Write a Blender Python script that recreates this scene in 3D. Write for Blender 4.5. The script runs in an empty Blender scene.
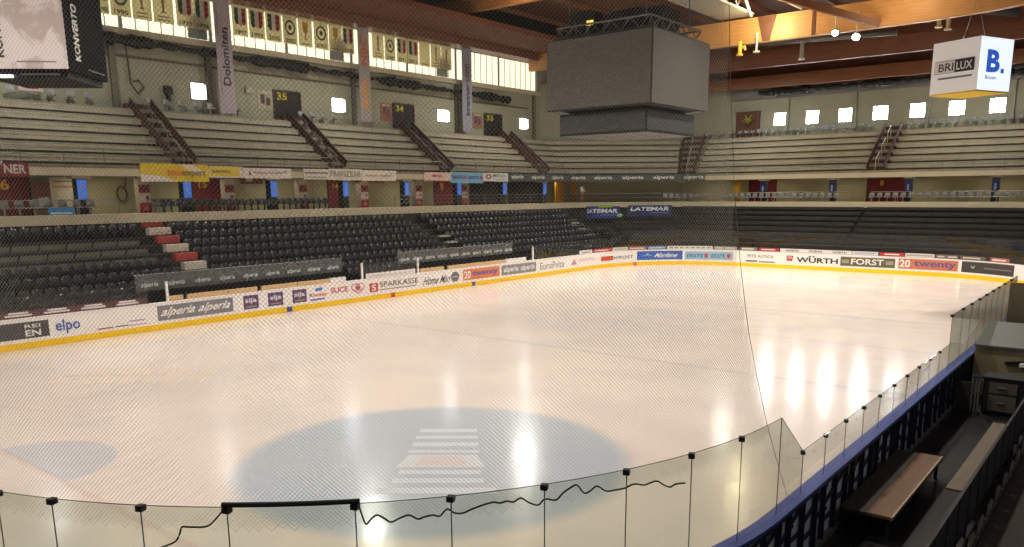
import bpy, bmesh, math, random
import numpy as np
from mathutils import Vector, Matrix
random.seed(7)
SC = bpy.context.scene
COL = SC.collection
PI = math.pi

# ------------------------------------------------------------------ camera
F, CY, PT, YW, RL, HC = 795.44, 352.83, 0.1985, 0.6777, -0.0075, 6.0
CC = np.array([0, 0, HC])
_r0 = np.array([math.cos(YW), math.sin(YW), 0]); _f0 = np.array([-math.sin(YW), math.cos(YW), 0]); _z = np.array([0, 0, 1.])
FW = _f0*math.cos(PT) - _z*math.sin(PT); _up = _z*math.cos(PT) + _f0*math.sin(PT)
RT = _r0*math.cos(RL) + _up*math.sin(RL); UP = _up*math.cos(RL) - _r0*math.sin(RL)
cam_d = bpy.data.cameras.new('camera'); cam = bpy.data.objects.new('camera', cam_d); COL.objects.link(cam)
cam_d.sensor_fit = 'HORIZONTAL'; cam_d.sensor_width = 36; cam_d.lens = F/1024*36
cam_d.shift_y = (CY-273.5)/1024; cam_d.clip_end = 500; cam_d.clip_start = 0.05
cam.matrix_world = Matrix(((RT[0], UP[0], -FW[0], 0), (RT[1], UP[1], -FW[1], 0), (RT[2], UP[2], -FW[2], HC), (0, 0, 0, 1)))
SC.camera = cam
def proj(P):
    d = np.asarray(P, float) - CC; D = d @ FW
    return np.stack([512 + F*(d @ RT)/D, CY - F*(d @ UP)/D], -1)
def ray(u, v): return FW + RT*((u-512)/F) - UP*((v-CY)/F)
def onx(u, v, X): d = ray(u, v); return CC + d*(X/d[0])
def ony(u, v, Y): d = ray(u, v); return CC + d*(Y/d[1])
def onz(u, v, Z): d = ray(u, v); return CC + d*((Z-HC)/d[2])
def yx(u, v, X): return float(onx(u, v, X)[1])

# ------------------------------------------------------------------ materials
def L(c): return tuple(((v/255)/12.92 if v/255 <= .04045 else ((v/255+.055)/1.055)**2.4) for v in c)
MATS = {}
def mat(name, rgb, rough=.6, metal=0., noise=.0, scale=2., emit=0., spec=.5):
    if name in MATS: return MATS[name]
    m = bpy.data.materials.new(name); m.use_nodes = True; nt = m.node_tree; b = nt.nodes['Principled BSDF']
    c = L(rgb); b.inputs['Roughness'].default_value = rough; b.inputs['Metallic'].default_value = metal
    b.inputs['Specular IOR Level'].default_value = spec
    if noise:
        tc = nt.nodes.new('ShaderNodeTexCoord'); n = nt.nodes.new('ShaderNodeTexNoise'); n.inputs['Scale'].default_value = scale
        n.inputs['Detail'].default_value = 5; n.inputs['Roughness'].default_value = .65
        mr = nt.nodes.new('ShaderNodeMapRange'); mr.inputs[1].default_value = .3; mr.inputs[2].default_value = .7
        mr.inputs[3].default_value = 1-noise; mr.inputs[4].default_value = 1+noise
        mx = nt.nodes.new('ShaderNodeVectorMath'); mx.operation = 'SCALE'; mx.inputs[0].default_value = c
        nt.links.new(tc.outputs['Object'], n.inputs['Vector']); nt.links.new(n.outputs['Fac'], mr.inputs[0])
        nt.links.new(mr.outputs[0], mx.inputs['Scale']); nt.links.new(mx.outputs[0], b.inputs['Base Color'])
    else:
        b.inputs['Base Color'].default_value = (*c, 1)
    if emit:
        b.inputs['Emission Color'].default_value = (*c, 1); b.inputs['Emission Strength'].default_value = emit
    MATS[name] = m; return m
def wood(name, ca, cb, sx=(1, 1, 1), rough=.5):
    if name in MATS: return MATS[name]
    m = bpy.data.materials.new(name); m.use_nodes = True; nt = m.node_tree; b = nt.nodes['Principled BSDF']
    b.inputs['Roughness'].default_value = rough
    tc = nt.nodes.new('ShaderNodeTexCoord'); mp = nt.nodes.new('ShaderNodeMapping'); mp.inputs['Scale'].default_value = sx
    n = nt.nodes.new('ShaderNodeTexNoise'); n.inputs['Scale'].default_value = 3; n.inputs['Detail'].default_value = 6
    cr = nt.nodes.new('ShaderNodeValToRGB'); cr.color_ramp.elements[0].position = .3; cr.color_ramp.elements[1].position = .7
    cr.color_ramp.elements[0].color = (*L(ca), 1); cr.color_ramp.elements[1].color = (*L(cb), 1)
    nt.links.new(tc.outputs['Object'], mp.inputs[0]); nt.links.new(mp.outputs[0], n.inputs['Vector'])
    nt.links.new(n.outputs['Fac'], cr.inputs[0]); nt.links.new(cr.outputs[0], b.inputs['Base Color'])
    MATS[name] = m; return m
def glass(name, tint, refl=.9):
    if name in MATS: return MATS[name]
    m = bpy.data.materials.new(name); m.use_nodes = True; nt = m.node_tree; nt.nodes.clear()
    o = nt.nodes.new('ShaderNodeOutputMaterial'); t = nt.nodes.new('ShaderNodeBsdfTransparent'); t.inputs[0].default_value = (*tint, 1)
    g = nt.nodes.new('ShaderNodeBsdfGlossy'); g.inputs['Roughness'].default_value = .03; g.inputs[0].default_value = (.9, .9, .9, 1)
    ge = nt.nodes.new('ShaderNodeNewGeometry'); dt = nt.nodes.new('ShaderNodeVectorMath'); dt.operation = 'DOT_PRODUCT'
    nt.links.new(ge.outputs['Normal'], dt.inputs[0]); nt.links.new(ge.outputs['Incoming'], dt.inputs[1]); last = dt.outputs['Value']
    for op, b in (('ABSOLUTE', 0), ('SUBTRACT', None), ('POWER', 5.), ('MULTIPLY', .95*refl), ('ADD', .03*refl)):   # Schlick's reflectance, the same from both sides
        mu = nt.nodes.new('ShaderNodeMath'); mu.operation = op
        if b is None: mu.inputs[0].default_value = 1; nt.links.new(last, mu.inputs[1])
        else:
            nt.links.new(last, mu.inputs[0])
            if op != 'ABSOLUTE': mu.inputs[1].default_value = b
        last = mu.outputs[0]
    mx = nt.nodes.new('ShaderNodeMixShader')
    nt.links.new(last, mx.inputs[0]); nt.links.new(t.outputs[0], mx.inputs[1])
    nt.links.new(g.outputs[0], mx.inputs[2]); nt.links.new(mx.outputs[0], o.inputs[0])
    MATS[name] = m; return m

M_conc = mat('terrace_concrete', (150, 144, 126), .75, 0, .16, 1.2)
M_bench = mat('bench_grey', (172, 166, 146), .65, 0, .12, 1.5)
M_band = mat('balcony_edge_concrete', (205, 196, 166), .7, 0, .06, .8)
M_wall = mat('wall_olive_plaster', (162, 162, 140), .8, 0, .07, .6)
M_wallc = mat('concourse_plaster', (172, 162, 124), .8, 0, .07, .6)
M_floor = mat('hall_concrete', (46, 39, 32), .6, 0, .25, .9)
M_rubber = mat('black_rubber_floor', (16, 16, 17), .5, 0, .2, 1.3)
M_dark = mat('dark_terrace', (50, 50, 47), .7, 0, .2, 1.0)
M_seat = mat('black_seat_plastic', (54, 57, 58), .24, 0, .15, 4)
M_gseat = mat('grey_seat_plastic', (150, 154, 152), .45)
M_black = mat('matt_black', (16, 16, 17), .55)
M_steel = mat('galvanised_steel', (140, 140, 135), .45, .5)
M_dsteel = mat('dark_steel', (36, 40, 50), .5, .3)
MATS['print_44_92_196'] = None; del MATS['print_44_92_196']; mat('print_44_92_196', (44, 92, 196), .5, 0, 0, 1, .5)
M_white = mat('white_board_plastic', (248, 244, 240), .35)
M_yellow = mat('yellow_kick_strip', (255, 212, 14), .4)
M_blue = mat('blue_cap_plastic', (58, 78, 160), .4)
M_brownst = mat('stair_brown', (74, 50, 42), .7, 0, .2, 3)
M_maroon = mat('maroon_paint', (116, 28, 32), .7, 0, .1, 1)
M_red = mat('red_paint', (190, 44, 44), .6)
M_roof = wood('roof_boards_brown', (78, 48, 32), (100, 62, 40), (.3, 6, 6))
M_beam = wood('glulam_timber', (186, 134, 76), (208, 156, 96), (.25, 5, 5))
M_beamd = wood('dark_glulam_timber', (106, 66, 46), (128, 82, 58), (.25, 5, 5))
M_winglow = mat('daylight_pane', (250, 252, 255), .3, 0, 0, 1, 24)
M_winsoft = mat('daylight_pane_weak', (246, 250, 255), .3, 0, 0, 1, 11)  # same daylight glow, set weaker to soften its reflections on the ice
M_cler = mat('daylight_clerestory_pane', (255, 251, 222), .3, 0, 0, 1, .8)
M_frame = mat('white_window_frame', (190, 190, 182), .5)
M_glass = glass('pane_green_tint', (.83, .855, .82))
M_glassc = glass('pane_clear', (.93, .94, .92), .8)
M_glassd = glass('balustrade_smoke_tint', (.66, .68, .68), .8)
def painted_sheen(m, rgb, k):        # diffuse grey mixed in to stand for light reflected by the pane
    nt = m.node_tree; o = [n for n in nt.nodes if n.type == 'OUTPUT_MATERIAL'][0]; src = o.inputs[0].links[0].from_socket
    d = nt.nodes.new('ShaderNodeBsdfDiffuse'); d.inputs[0].default_value = (*L(rgb), 1); x = nt.nodes.new('ShaderNodeMixShader'); x.inputs[0].default_value = k
    nt.links.new(src, x.inputs[1]); nt.links.new(d.outputs[0], x.inputs[2]); nt.links.new(x.outputs[0], o.inputs[0])
painted_sheen(M_glassd, (190, 192, 190), .22)
def cloth(rgb, k=.45):      # thin cloth that lets some of the window light through
    nm = 'cloth_%d_%d_%d' % tuple(rgb)
    if nm in MATS: return MATS[nm]
    m = mat(nm, rgb, .8); nt = m.node_tree; o = [n for n in nt.nodes if n.type == 'OUTPUT_MATERIAL'][0]; src = o.inputs[0].links[0].from_socket
    d = nt.nodes.new('ShaderNodeBsdfTranslucent'); d.inputs[0].default_value = (*L(rgb), 1); x = nt.nodes.new('ShaderNodeMixShader'); x.inputs[0].default_value = k
    nt.links.new(src, x.inputs[1]); nt.links.new(d.outputs[0], x.inputs[2]); nt.links.new(x.outputs[0], o.inputs[0]); return m
M_net = mat('net_twine', (206, 198, 178), .8)
M_rope = mat('black_rope', (34, 36, 36), .8)

# ------------------------------------------------------------------ mesh builder
class MB:
    def __init__(s): s.v = []; s.f = []; s.mi = []; s.m = 0
    def mat(s, i): s.m = i; return s
    def add(s, V, Fc):
        o = len(s.v); s.v += [tuple(map(float, p)) for p in V]; s.f += [tuple(i+o for i in f) for f in Fc]; s.mi += [s.m]*len(Fc); return s
    def box(s, c, d, rz=0., M=None):
        hx, hy, hz = d[0]/2, d[1]/2, d[2]/2; cs, sn = math.cos(rz), math.sin(rz); P = []
        for x, y, z in ((-hx,-hy,-hz),(hx,-hy,-hz),(hx,hy,-hz),(-hx,hy,-hz),(-hx,-hy,hz),(hx,-hy,hz),(hx,hy,hz),(-hx,hy,hz)):
            P.append((c[0]+x*cs-y*sn, c[1]+x*sn+y*cs, c[2]+z))
        return s.add(P, [(3,2,1,0),(4,5,6,7),(0,1,5,4),(1,2,6,5),(2,3,7,6),(3,0,4,7)])
    def b2(s, a, b): return s.box([(a[i]+b[i])/2 for i in range(3)], [abs(b[i]-a[i]) for i in range(3)])
    def bar(s, p0, p1, w, h, up=(0, 0, 1)):
        p0 = np.array(p0, float); p1 = np.array(p1, float); d = p1-p0; d /= np.linalg.norm(d); u = np.array(up, float)
        if abs(d @ u) > .98: u = np.array([1., 0, 0])
        a = np.cross(d, u); a /= np.linalg.norm(a); b = np.cross(a, d); P = []
        for q in (p0, p1):
            for i, j in ((-1,-1),(1,-1),(1,1),(-1,1)): P.append(q + a*i*w/2 + b*j*h/2)
        return s.add(P, [(3,2,1,0),(4,5,6,7),(0,1,5,4),(1,2,6,5),(2,3,7,6),(3,0,4,7)])
    def tube(s, pts, r, n=6, cap=True):
        pts = [np.array(p, float) for p in pts]; V = []; Fc = []
        for k, p in enumerate(pts):
            d = pts[min(k+1, len(pts)-1)] - pts[max(k-1, 0)]; d /= (np.linalg.norm(d)+1e-12)
            u = np.array([0, 0, 1.]) if abs(d[2]) < .9 else np.array([1., 0, 0])
            a = np.cross(d, u); a /= np.linalg.norm(a); b = np.cross(a, d); rr = r[k] if hasattr(r, '__len__') else r
            for i in range(n): t = 2*PI*i/n; V.append(p + a*math.cos(t)*rr + b*math.sin(t)*rr)
        for k in range(len(pts)-1):
            for i in range(n): j = (i+1) % n; Fc.append((k*n+i, k*n+j, (k+1)*n+j, (k+1)*n+i))
        if cap: Fc += [tuple(range(n-1, -1, -1)), tuple((len(pts)-1)*n+i for i in range(n))]
        return s.add(V, Fc)
    def prism(s, poly, O, U, V, W, h):
        O, U, V, W = [np.array(q, float) for q in (O, U, V, W)]; n = len(poly)
        P = [O+U*a+V*b for a, b in poly] + [O+U*a+V*b+W*h for a, b in poly]
        return s.add(P, [tuple(range(n-1, -1, -1)), tuple(range(n, 2*n))] + [(i, (i+1) % n, (i+1) % n+n, i+n) for i in range(n)])
    def build(s, name, ms, parent=None, smooth=False):
        ms = ms if isinstance(ms, (list, tuple)) else [ms]
        V = np.array(s.v, float)
        if parent is None:
            lo, hi = V.min(0), V.max(0); org = np.array([(lo[0]+hi[0])/2, (lo[1]+hi[1])/2, lo[2]])
        else:
            org = np.zeros(3); q = parent
            while q is not None: org += np.array(q.location); q = q.parent
        me = bpy.data.meshes.new(name); me.from_pydata([tuple(p) for p in V-org], [], s.f)
        for m in ms: me.materials.append(m)
        if len(ms) > 1: me.polygons.foreach_set('material_index', s.mi)
        if smooth: me.polygons.foreach_set('use_smooth', [True]*len(s.f))
        me.update(); o = bpy.data.objects.new(name, me); COL.objects.link(o)
        if parent is None: o.location = org
        else: o.parent = parent
        return o
def empty(name, loc):
    o = bpy.data.objects.new(name, None); COL.objects.link(o); o.location = loc; o.empty_display_size = .2; return o
def tag(o, label=None, cat=None, group=None, kind=None):
    if label: o['label'] = label
    if cat: o['category'] = cat
    if group: o['group'] = group
    if kind: o['kind'] = kind
    return o
def struct(o): o['kind'] = 'structure'; return o
ORD = 'first second third fourth fifth sixth seventh eighth ninth tenth eleventh twelfth thirteenth fourteenth fifteenth sixteenth seventeenth eighteenth nineteenth twentieth'.split()
def no_(i):
    if i < 20: return ORD[i]
    t = {2: 'twenty', 3: 'thirty', 4: 'forty'}[(i+1)//10]
    return {2: 'twentieth', 3: 'thirtieth', 4: 'fortieth'}[(i+1)//10] if (i+1) % 10 == 0 else t+'-'+ORD[(i+1) % 10-1]

# ------------------------------------------------------------------ lettering (flat outlines, later bent on to a surface)
_TX = {}
def text2d(t, bold=0.):
    k = (t, bold)
    if k in _TX: return _TX[k]
    cu = bpy.data.curves.new('t', 'FONT'); cu.body = t; cu.size = 1; cu.resolution_u = 3; cu.offset = bold*.55; cu.fill_mode = 'FRONT'
    o = bpy.data.objects.new('t', cu); COL.objects.link(o); dg = bpy.context.evaluated_depsgraph_get()
    me = o.evaluated_get(dg).to_mesh(); V = np.array([v.co[:2] for v in me.vertices]); Fc = [tuple(p.vertices) for p in me.polygons]
    o.evaluated_get(dg).to_mesh_clear(); bpy.data.objects.remove(o); bpy.data.curves.remove(cu)
    V -= V.min(0); V /= np.maximum(V.max(0), 1e-6); _TX[k] = (V, Fc); return V, Fc
def put_text(mb, surf, t, u0, u1, v0, v1, w=.012, bold=.02, shear=0., rot=0):
    V, Fc = text2d(t, bold); a, b = V[:, 0], V[:, 1]
    if rot == 1: a, b = 1-V[:, 1], V[:, 0]          # reads upwards
    if rot == -1: a, b = V[:, 1], 1-V[:, 0]         # reads downwards
    P = [surf(u0+(u1-u0)*x + shear*(v1-v0)*(y-.5), v0+(v1-v0)*y, w) for x, y in zip(a, b)]
    mb.add(P, Fc)
def put_rect(mb, surf, u0, u1, v0, v1, w=.006, step=.4, th=.004):
    n = max(1, int(abs(u1-u0)/step)); V = []; Fc = []
    for i in range(n+1):
        u = u0+(u1-u0)*i/n
        V += [surf(u, v0, w), surf(u, v1, w), surf(u, v1, w-th), surf(u, v0, w-th)]
    for i in range(n):
        a, b = i*4, i*4+4
        Fc += [(a, b, b+1, a+1), (a+1, b+1, b+2, a+2), (a+2, b+2, b+3, a+3), (a+3, b+3, b, a)]
    Fc += [(0, 1, 2, 3), (n*4+3, n*4+2, n*4+1, n*4)]
    mb.add(V, Fc)
def put_poly(mb, surf, pts, w=.012):
    mb.add([surf(u, v, w) for u, v in pts], [tuple(range(len(pts)))])
def circ(cu, cv, ru, rv, n=20): return [(cu+ru*math.cos(2*PI*i/n), cv+rv*math.sin(2*PI*i/n)) for i in range(n)]
def put_ring(mb, surf, cu, cv, ru, rv, t, w=.012, n=24):
    V = []; Fc = []
    for i in range(n):
        c, s = math.cos(2*PI*i/n), math.sin(2*PI*i/n); V += [surf(cu+ru*c, cv+rv*s, w), surf(cu+ru*(1-t)*c, cv+rv*(1-t)*s, w)]
    for i in range(n): a = 2*i; b = 2*((i+1) % n); Fc.append((a, b, b+1, a+1))
    mb.add(V, Fc)
PAL = {}
def C(rgb, rough=.5):
    k = 'print_%d_%d_%d' % tuple(rgb); return mat(k, rgb, rough)
def plane(O, U, N):
    O, U, N = [np.array(q, float) for q in (O, U, N)]
    return lambda u, v, w: O + U*u + np.array([0, 0, v]) + N*w
def textpart(parent, surf, items, name='lettering', label=None, split=False):
    """items: (text, rgb, u0,u1,v0,v1,{opts}); one mesh per sign"""
    if split: return [textpart(parent, surf, [it], name) for it in items]
    cols = []; mb = MB()
    for it in items:
        if it[1] not in cols: cols.append(it[1])
        mb.mat(cols.index(it[1])); o = it[6] if len(it) > 6 else {}
        if it[0] == '#rect': put_rect(mb, surf, *it[2:6], w=o.get('w', .01))
        elif it[0] == '#ring': put_ring(mb, surf, *it[2:6], o.get('t', .25), w=o.get('w', .012))
        elif it[0] == '#disc': put_poly(mb, surf, circ(*it[2:6], n=o.get('n', 20)), w=o.get('w', .012))
        elif it[0] == '#poly': put_poly(mb, surf, it[2], w=o.get('w', .012))
        else: put_text(mb, surf, *((it[0],)+tuple(it[2:6])), **o)
    ob = mb.build(name, [C(c) for c in cols], parent)
    if label: ob['label'] = label
    return ob

# ------------------------------------------------------------------ rink outline
XL, XR, Y0, Y1, R = -34.82, -4.02, 2.56, 62.56, 8.63
ARC = PI/2*R; SL = (Y1-R)-(Y0+R); SE = (XR-R)-(XL+R)
S1 = Y1-R; S2 = S1+ARC; S3 = S2+SE; S4 = S3+ARC; S5 = S4+SL; S6 = S5+ARC; S7 = S6+SE; S8 = S7+ARC   # s equals y on the long far side
def rink(s, z, w=0.):
    """inner face of the boards; w is the offset towards the ice"""
    if s <= S1: return np.array([XL+w, s, z])
    if s <= S2: t = PI-(s-S1)/R; c = (XL+R, Y1-R)
    elif s <= S3: return np.array([XL+R+(s-S2), Y1-w, z])
    elif s <= S4: t = PI/2-(s-S3)/R; c = (XR-R, Y1-R)
    elif s <= S5: return np.array([XR-w, Y1-R-(s-S4), z])
    elif s <= S6: t = -(s-S5)/R; c = (XR-R, Y0+R)
    else: return np.array([XR-R-(s-S6), Y0+w, z])
    return np.array([c[0]+(R-w)*math.cos(t), c[1]+(R-w)*math.sin(t), z])
def s_of(surf, u, z, a, b, n=1200):
    ss = np.linspace(a, b, n); P = np.array([surf(s, z, 0.) for s in ss]); us = proj(P)[:, 0]
    k = int(np.argmin(abs(us-u))); k = min(max(k, 1), n-2)
    for i in (k-1, k):
        if (us[i]-u)*(us[i+1]-u) <= 0: return float(ss[i]+(ss[i+1]-ss[i])*(u-us[i])/(us[i+1]-us[i]+1e-9))
    return float(ss[k])
def rs(u, z=.75): return s_of(rink, u, z, 4., S4)
ZB, ZK = 1.25, .27
def ribbon(name, m, parent, s0, s1, prof, step=.6):
    """a closed cross-section (w, z) run along the boards"""
    brk = [s0]+[q for q in (S1, S2, S3, S4, S5, S6) if s0 < q < s1]+[s1]; ss = []
    for a, b in zip(brk[:-1], brk[1:]):
        st = step if not any(abs((a+b)/2-q) < ARC/2+.01 for q in ((S1+S2)/2, (S3+S4)/2, (S5+S6)/2)) else .35
        n = max(1, int((b-a)/st)); ss += list(np.linspace(a, b, n+1)[:-1])
    ss.append(s1); n = len(prof); V = []; Fc = []
    for s in ss: V += [rink(s, z, w) for w, z in prof]
    for k in range(len(ss)-1):
        for i in range(n): j = (i+1) % n; Fc.append((k*n+i, (k+1)*n+i, (k+1)*n+j, k*n+j))
    Fc += [tuple(range(n)), tuple((len(ss)-1)*n+i for i in range(n-1, -1, -1))]
    return MB().add(V, Fc).build(name, m, parent)

# ------------------------------------------------------------------ tier outline (plan of the stands' balcony edge)
XD, YD = -43.4, 70.9
TP = [(XD, 3.0), (XD, 63.6), (XD+7.3, YD), (4.0, YD)]
T1 = 60.6; T2 = T1+7.3*math.sqrt(2); T3 = T2+(4.0-(XD+7.3))
K = math.tan(PI/8)
def tier(d):
    """surface d metres behind the balcony edge; s runs along that edge, w comes forward"""
    def f(s, z, w=0.):
        e = d-w; a = [XD-e, 3.0]; b = [XD-e, 63.6+e*K]; c = [XD+7.3-e*K, YD+e]; g = [4.0, YD+e]
        if s <= T1: t = s/T1; p, q = a, b
        elif s <= T2: t = (s-T1)/(T2-T1); p, q = b, c
        else: t = (s-T2)/(T3-T2); p, q = c, g
        if s <= T1: return np.array([XD-e, 3.0+s if s < T1-1e-6 else b[1], z]) if s <= T1-3 else np.array([XD-e, 3.0+s+(b[1]-63.6)*(s-T1+3)/3, z])
        if s >= T2: return np.array([4.0-(T3-s) if s > T2+3 else (4.0-(T3-s))+(c[0]-(XD+7.3))*(1-(s-T2)/3), YD+e, z])
        return np.array([p[0]+(q[0]-p[0])*t, p[1]+(q[1]-p[1])*t, z])
    return f
def tier_loft(name, m, prof, s0=0., s1=None, parent=None, close=False):
    s1 = T3 if s1 is None else s1; ss = [s0]+[q for q in (T1-3, T1, T2, T2+3) if s0 < q < s1]+[s1]; V = []; Fc = []; n = len(prof)
    for s in ss: V += [tier(d)(s, z) for d, z in prof]
    for k in range(len(ss)-1):
        for i in range(n if close else n-1): j = (i+1) % n; Fc.append((k*n+i, k*n+j, (k+1)*n+j, (k+1)*n+i))
    if close: Fc += [tuple(range(n-1, -1, -1)), tuple((len(ss)-1)*n+i for i in range(n))]
    return MB().add(V, Fc).build(name, m, parent)
def ts(u, z, d=0., a=0., b=None): return s_of(tier(d), u, z, a, T3 if b is None else b)

# ================================================================== SETTING
# ---- floors
struct(MB().b2((-60, -6, -.3), (8, 92, -.02)).build('floor', M_floor))
def ice_material():
    m = bpy.data.materials.new('ice'); m.use_nodes = True; nt = m.node_tree; b = nt.nodes['Principled BSDF']; N = nt.nodes.new; Lk = nt.links.new
    geo = N('ShaderNodeNewGeometry'); sep = N('ShaderNodeSeparateXYZ'); Lk(geo.outputs['Position'], sep.inputs[0])
    def mth(op, a, b_=None, c=None):
        n = N('ShaderNodeMath'); n.operation = op
        for i, q in enumerate((a, b_, c)):
            if q is None: continue
            if hasattr(q, 'links'): Lk(q, n.inputs[i])
            else: n.inputs[i].default_value = q
        return n.outputs[0]
    def soft(x, a, b_):          # 1 below a, 0 above b
        n = N('ShaderNodeMapRange'); n.interpolation_type = 'SMOOTHSTEP'; Lk(x, n.inputs[0])
        n.inputs[1].default_value = a; n.inputs[2].default_value = b_; n.inputs[3].default_value = 1; n.inputs[4].default_value = 0
        return n.outputs[0]
    X, Y = sep.outputs['X'], sep.outputs['Y']
    def dist(cx, cy):
        return mth('SQRT', mth('ADD', mth('POWER', mth('SUBTRACT', X, cx), 2.), mth('POWER', mth('SUBTRACT', Y, cy), 2.)))
    col = N('ShaderNodeRGB'); col.outputs[0].default_value = (*L((232, 220, 207)), 1); cur = col.outputs[0]
    nz = N('ShaderNodeTexNoise'); nz.inputs['Scale'].default_value = .35; nz.inputs['Detail'].default_value = 6; Lk(geo.outputs['Position'], nz.inputs['Vector'])
    def over(fac, rgb, k):
        nonlocal cur
        mx = N('ShaderNodeMix'); mx.data_type = 'RGBA'; Lk(mth('MULTIPLY', fac, k), mx.inputs[0]); Lk(cur, mx.inputs[6]); mx.inputs[7].default_value = (*L(rgb), 1); cur = mx.outputs[2]
    over(soft(mth('SUBTRACT', 1., nz.outputs['Fac']), .35, .6), (214, 206, 200), .5)
    over(soft(dist(-12.42, 12.56), 4.1, 4.75), (158, 178, 194), .68)
    ring = mth('MULTIPLY', soft(dist(-26.42, 12.56), 4.5, 4.55), mth('SUBTRACT', 1., soft(dist(-26.42, 12.56), 4.35, 4.4))); over(ring, (214, 190, 184), .2)
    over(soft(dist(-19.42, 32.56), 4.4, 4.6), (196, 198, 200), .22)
    over(mth('MULTIPLY', soft(dist(-19.42, 6.56), 1.75, 1.85), soft(mth('MULTIPLY', Y, -1.), -6.6, -6.55)), (176, 186, 202), .5)
    for y0, hw, rgb, k in ((25.2, .15, (176, 176, 178), .3), (39.9, .15, (176, 176, 178), .3), (32.56, .12, (200, 180, 172), .2), (6.56, .05, (206, 150, 140), .2), (58.56, .05, (206, 130, 120), .3)):
        over(soft(mth('ABSOLUTE', mth('SUBTRACT', Y, y0)), hw, hw+.08), rgb, k)
    Lk(cur, b.inputs['Base Color'])
    n2 = N('ShaderNodeTexNoise'); n2.inputs['Scale'].default_value = 1.2; n2.inputs['Detail'].default_value = 4; Lk(geo.outputs['Position'], n2.inputs['Vector'])
    mr = N('ShaderNodeMapRange'); Lk(n2.outputs['Fac'], mr.inputs[0]); mr.inputs[1].default_value = .3; mr.inputs[2].default_value = .7; mr.inputs[3].default_value = .13; mr.inputs[4].default_value = .21
    Lk(mr.outputs[0], b.inputs['Roughness'])
    n3 = N('ShaderNodeTexNoise'); n3.inputs['Scale'].default_value = 3.; n3.inputs['Detail'].default_value = 3; Lk(geo.outputs['Position'], n3.inputs['Vector'])
    bp = N('ShaderNodeBump'); bp.inputs['Strength'].default_value = .04; bp.inputs['Distance'].default_value = .05; Lk(n3.outputs['Fac'], bp.inputs['Height']); Lk(bp.outputs[0], b.inputs['Normal'])
    b.inputs['IOR'].default_value = 1.31; b.inputs['Specular IOR Level'].default_value = .5
    return m
n = 220
ring = [rink(S8*i/n if i < n else 0, 0., 0.) for i in range(n)]
# the outline runs from the far long side round to the near end; close it with the remaining corner
pts = [rink(s, 0.) for s in np.linspace(Y0+R, S7, 260)]
for i in range(1, 24):
    t = -PI/2 - PI/2*i/24; pts.append(np.array([XL+R+R*math.cos(t), Y0+R+R*math.sin(t), 0]))
ib = MB(); m_ = len(pts)
ib.add([(p[0], p[1], 0.) for p in pts]+[(p[0], p[1], -.02) for p in pts], [tuple(range(m_-1, -1, -1)), tuple(range(m_, 2*m_))]+[(i, (i+1) % m_, (i+1) % m_+m_, i+m_) for i in range(m_)])
ice = ib.build('floor.001', ice_material()); struct(ice); ice['label'] = 'white ice surface of the rink'
# printed emblem in the ice of the near face-off circle: white tapering lines with a red middle
ex = np.array([.79, .61, 0]); ey = np.array([-.64, .77, 0])
emb = lambda u, v, w: np.array([-12.35, 12.75, 0]) + ex*u + ey*v + np.array([0, 0, w])
its = []
for q, (v, hw, h) in enumerate(((-2.35, 1.25, .34), (-1.75, .98, .3), (-1.2, .9, .26), (.25, .85, .2), (.75, .8, .3), (1.35, .78, .24), (1.9, .74, .3))):
    its.append(('#rect', (196, 202, 204), -hw, hw, v, v+h, {'w': .003}))
its.append(('#poly', (198, 202, 202), [(-1.0, -.75), (1.0, -.75), (.8, .1), (-.8, .1)], 0, 0, 0, {'w': .003}))
its.append(('#poly', (200, 188, 184), [(-.6, -.65), (.6, -.65), (.45, 0), (-.45, 0)], 0, 0, 0, {'w': .005}))
textpart(ice, emb, its, 'ice_emblem', 'white striped emblem with red centre under the ice')

emb2 = lambda u, v, w: np.array([-26.4, 12.6, 0]) + ex*u + ey*v + np.array([0, 0, w])
its = [('#rect', (206, 190, 172), -2.6+.75*q, -2.6+.75*q+.5, v, v+h, {'w': .003}) for v, h in ((.2, .7), (-1.0, .8)) for q in range(7)]
textpart(ice, emb2, its, 'ice_emblem', 'faint brown worn lettering under the ice')

# ---- lower stand, deck, concourse, upper stand
prof = [(-6.3, -.02), (-6.3, 1.32)]
for k in range(7): prof += [(-5.9+.83*k-.4, 1.32+.415*k), (-5.9+.83*(k+1)-.4, 1.32+.415*k)]
prof += [(-.49, 4.6)]
struct(tier_loft('grandstand_terrace', M_dark, prof))
struct(tier_loft('floor.002', M_conc, [(-.02, 4.6), (3.7, 4.6), (3.7, 5.0), (-.02, 5.0)], close=True))
struct(tier_loft('trim_1', M_band, [(-.6, 4.58), (0, 4.58), (0, 5.06), (-.12, 5.06), (-.6, 5.06)], close=True))
struct(tier_loft('wall_concourse', M_wallc, [(3.6, 5.0), (3.6, 7.05), (3.8, 7.05), (3.8, 5.0)], close=True))
struct(tier_loft('ceiling_concourse', M_conc, [(.15, 7.02), (3.8, 7.02), (3.8, 7.2), (.15, 7.2)], close=True))
struct(tier_loft('trim_2', M_band, [(-.05, 7.03), (.16, 7.03), (.16, 7.42), (-.05, 7.42)], close=True))
up = [(.15, 7.2), (.15, 7.6)]
for k in range(7): up += [(.3+.76*k+(.1 if k == 0 else 0), 7.6+.58*k), (.3+.76*(k+1), 7.6+.58*k)]
UD = [(.3+.76*k, 7.6+.58*k) for k in range(7)]
up[-1] = (6.2, up[-1][1])
struct(tier_loft('grandstand_terrace.001', M_conc, up))
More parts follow.
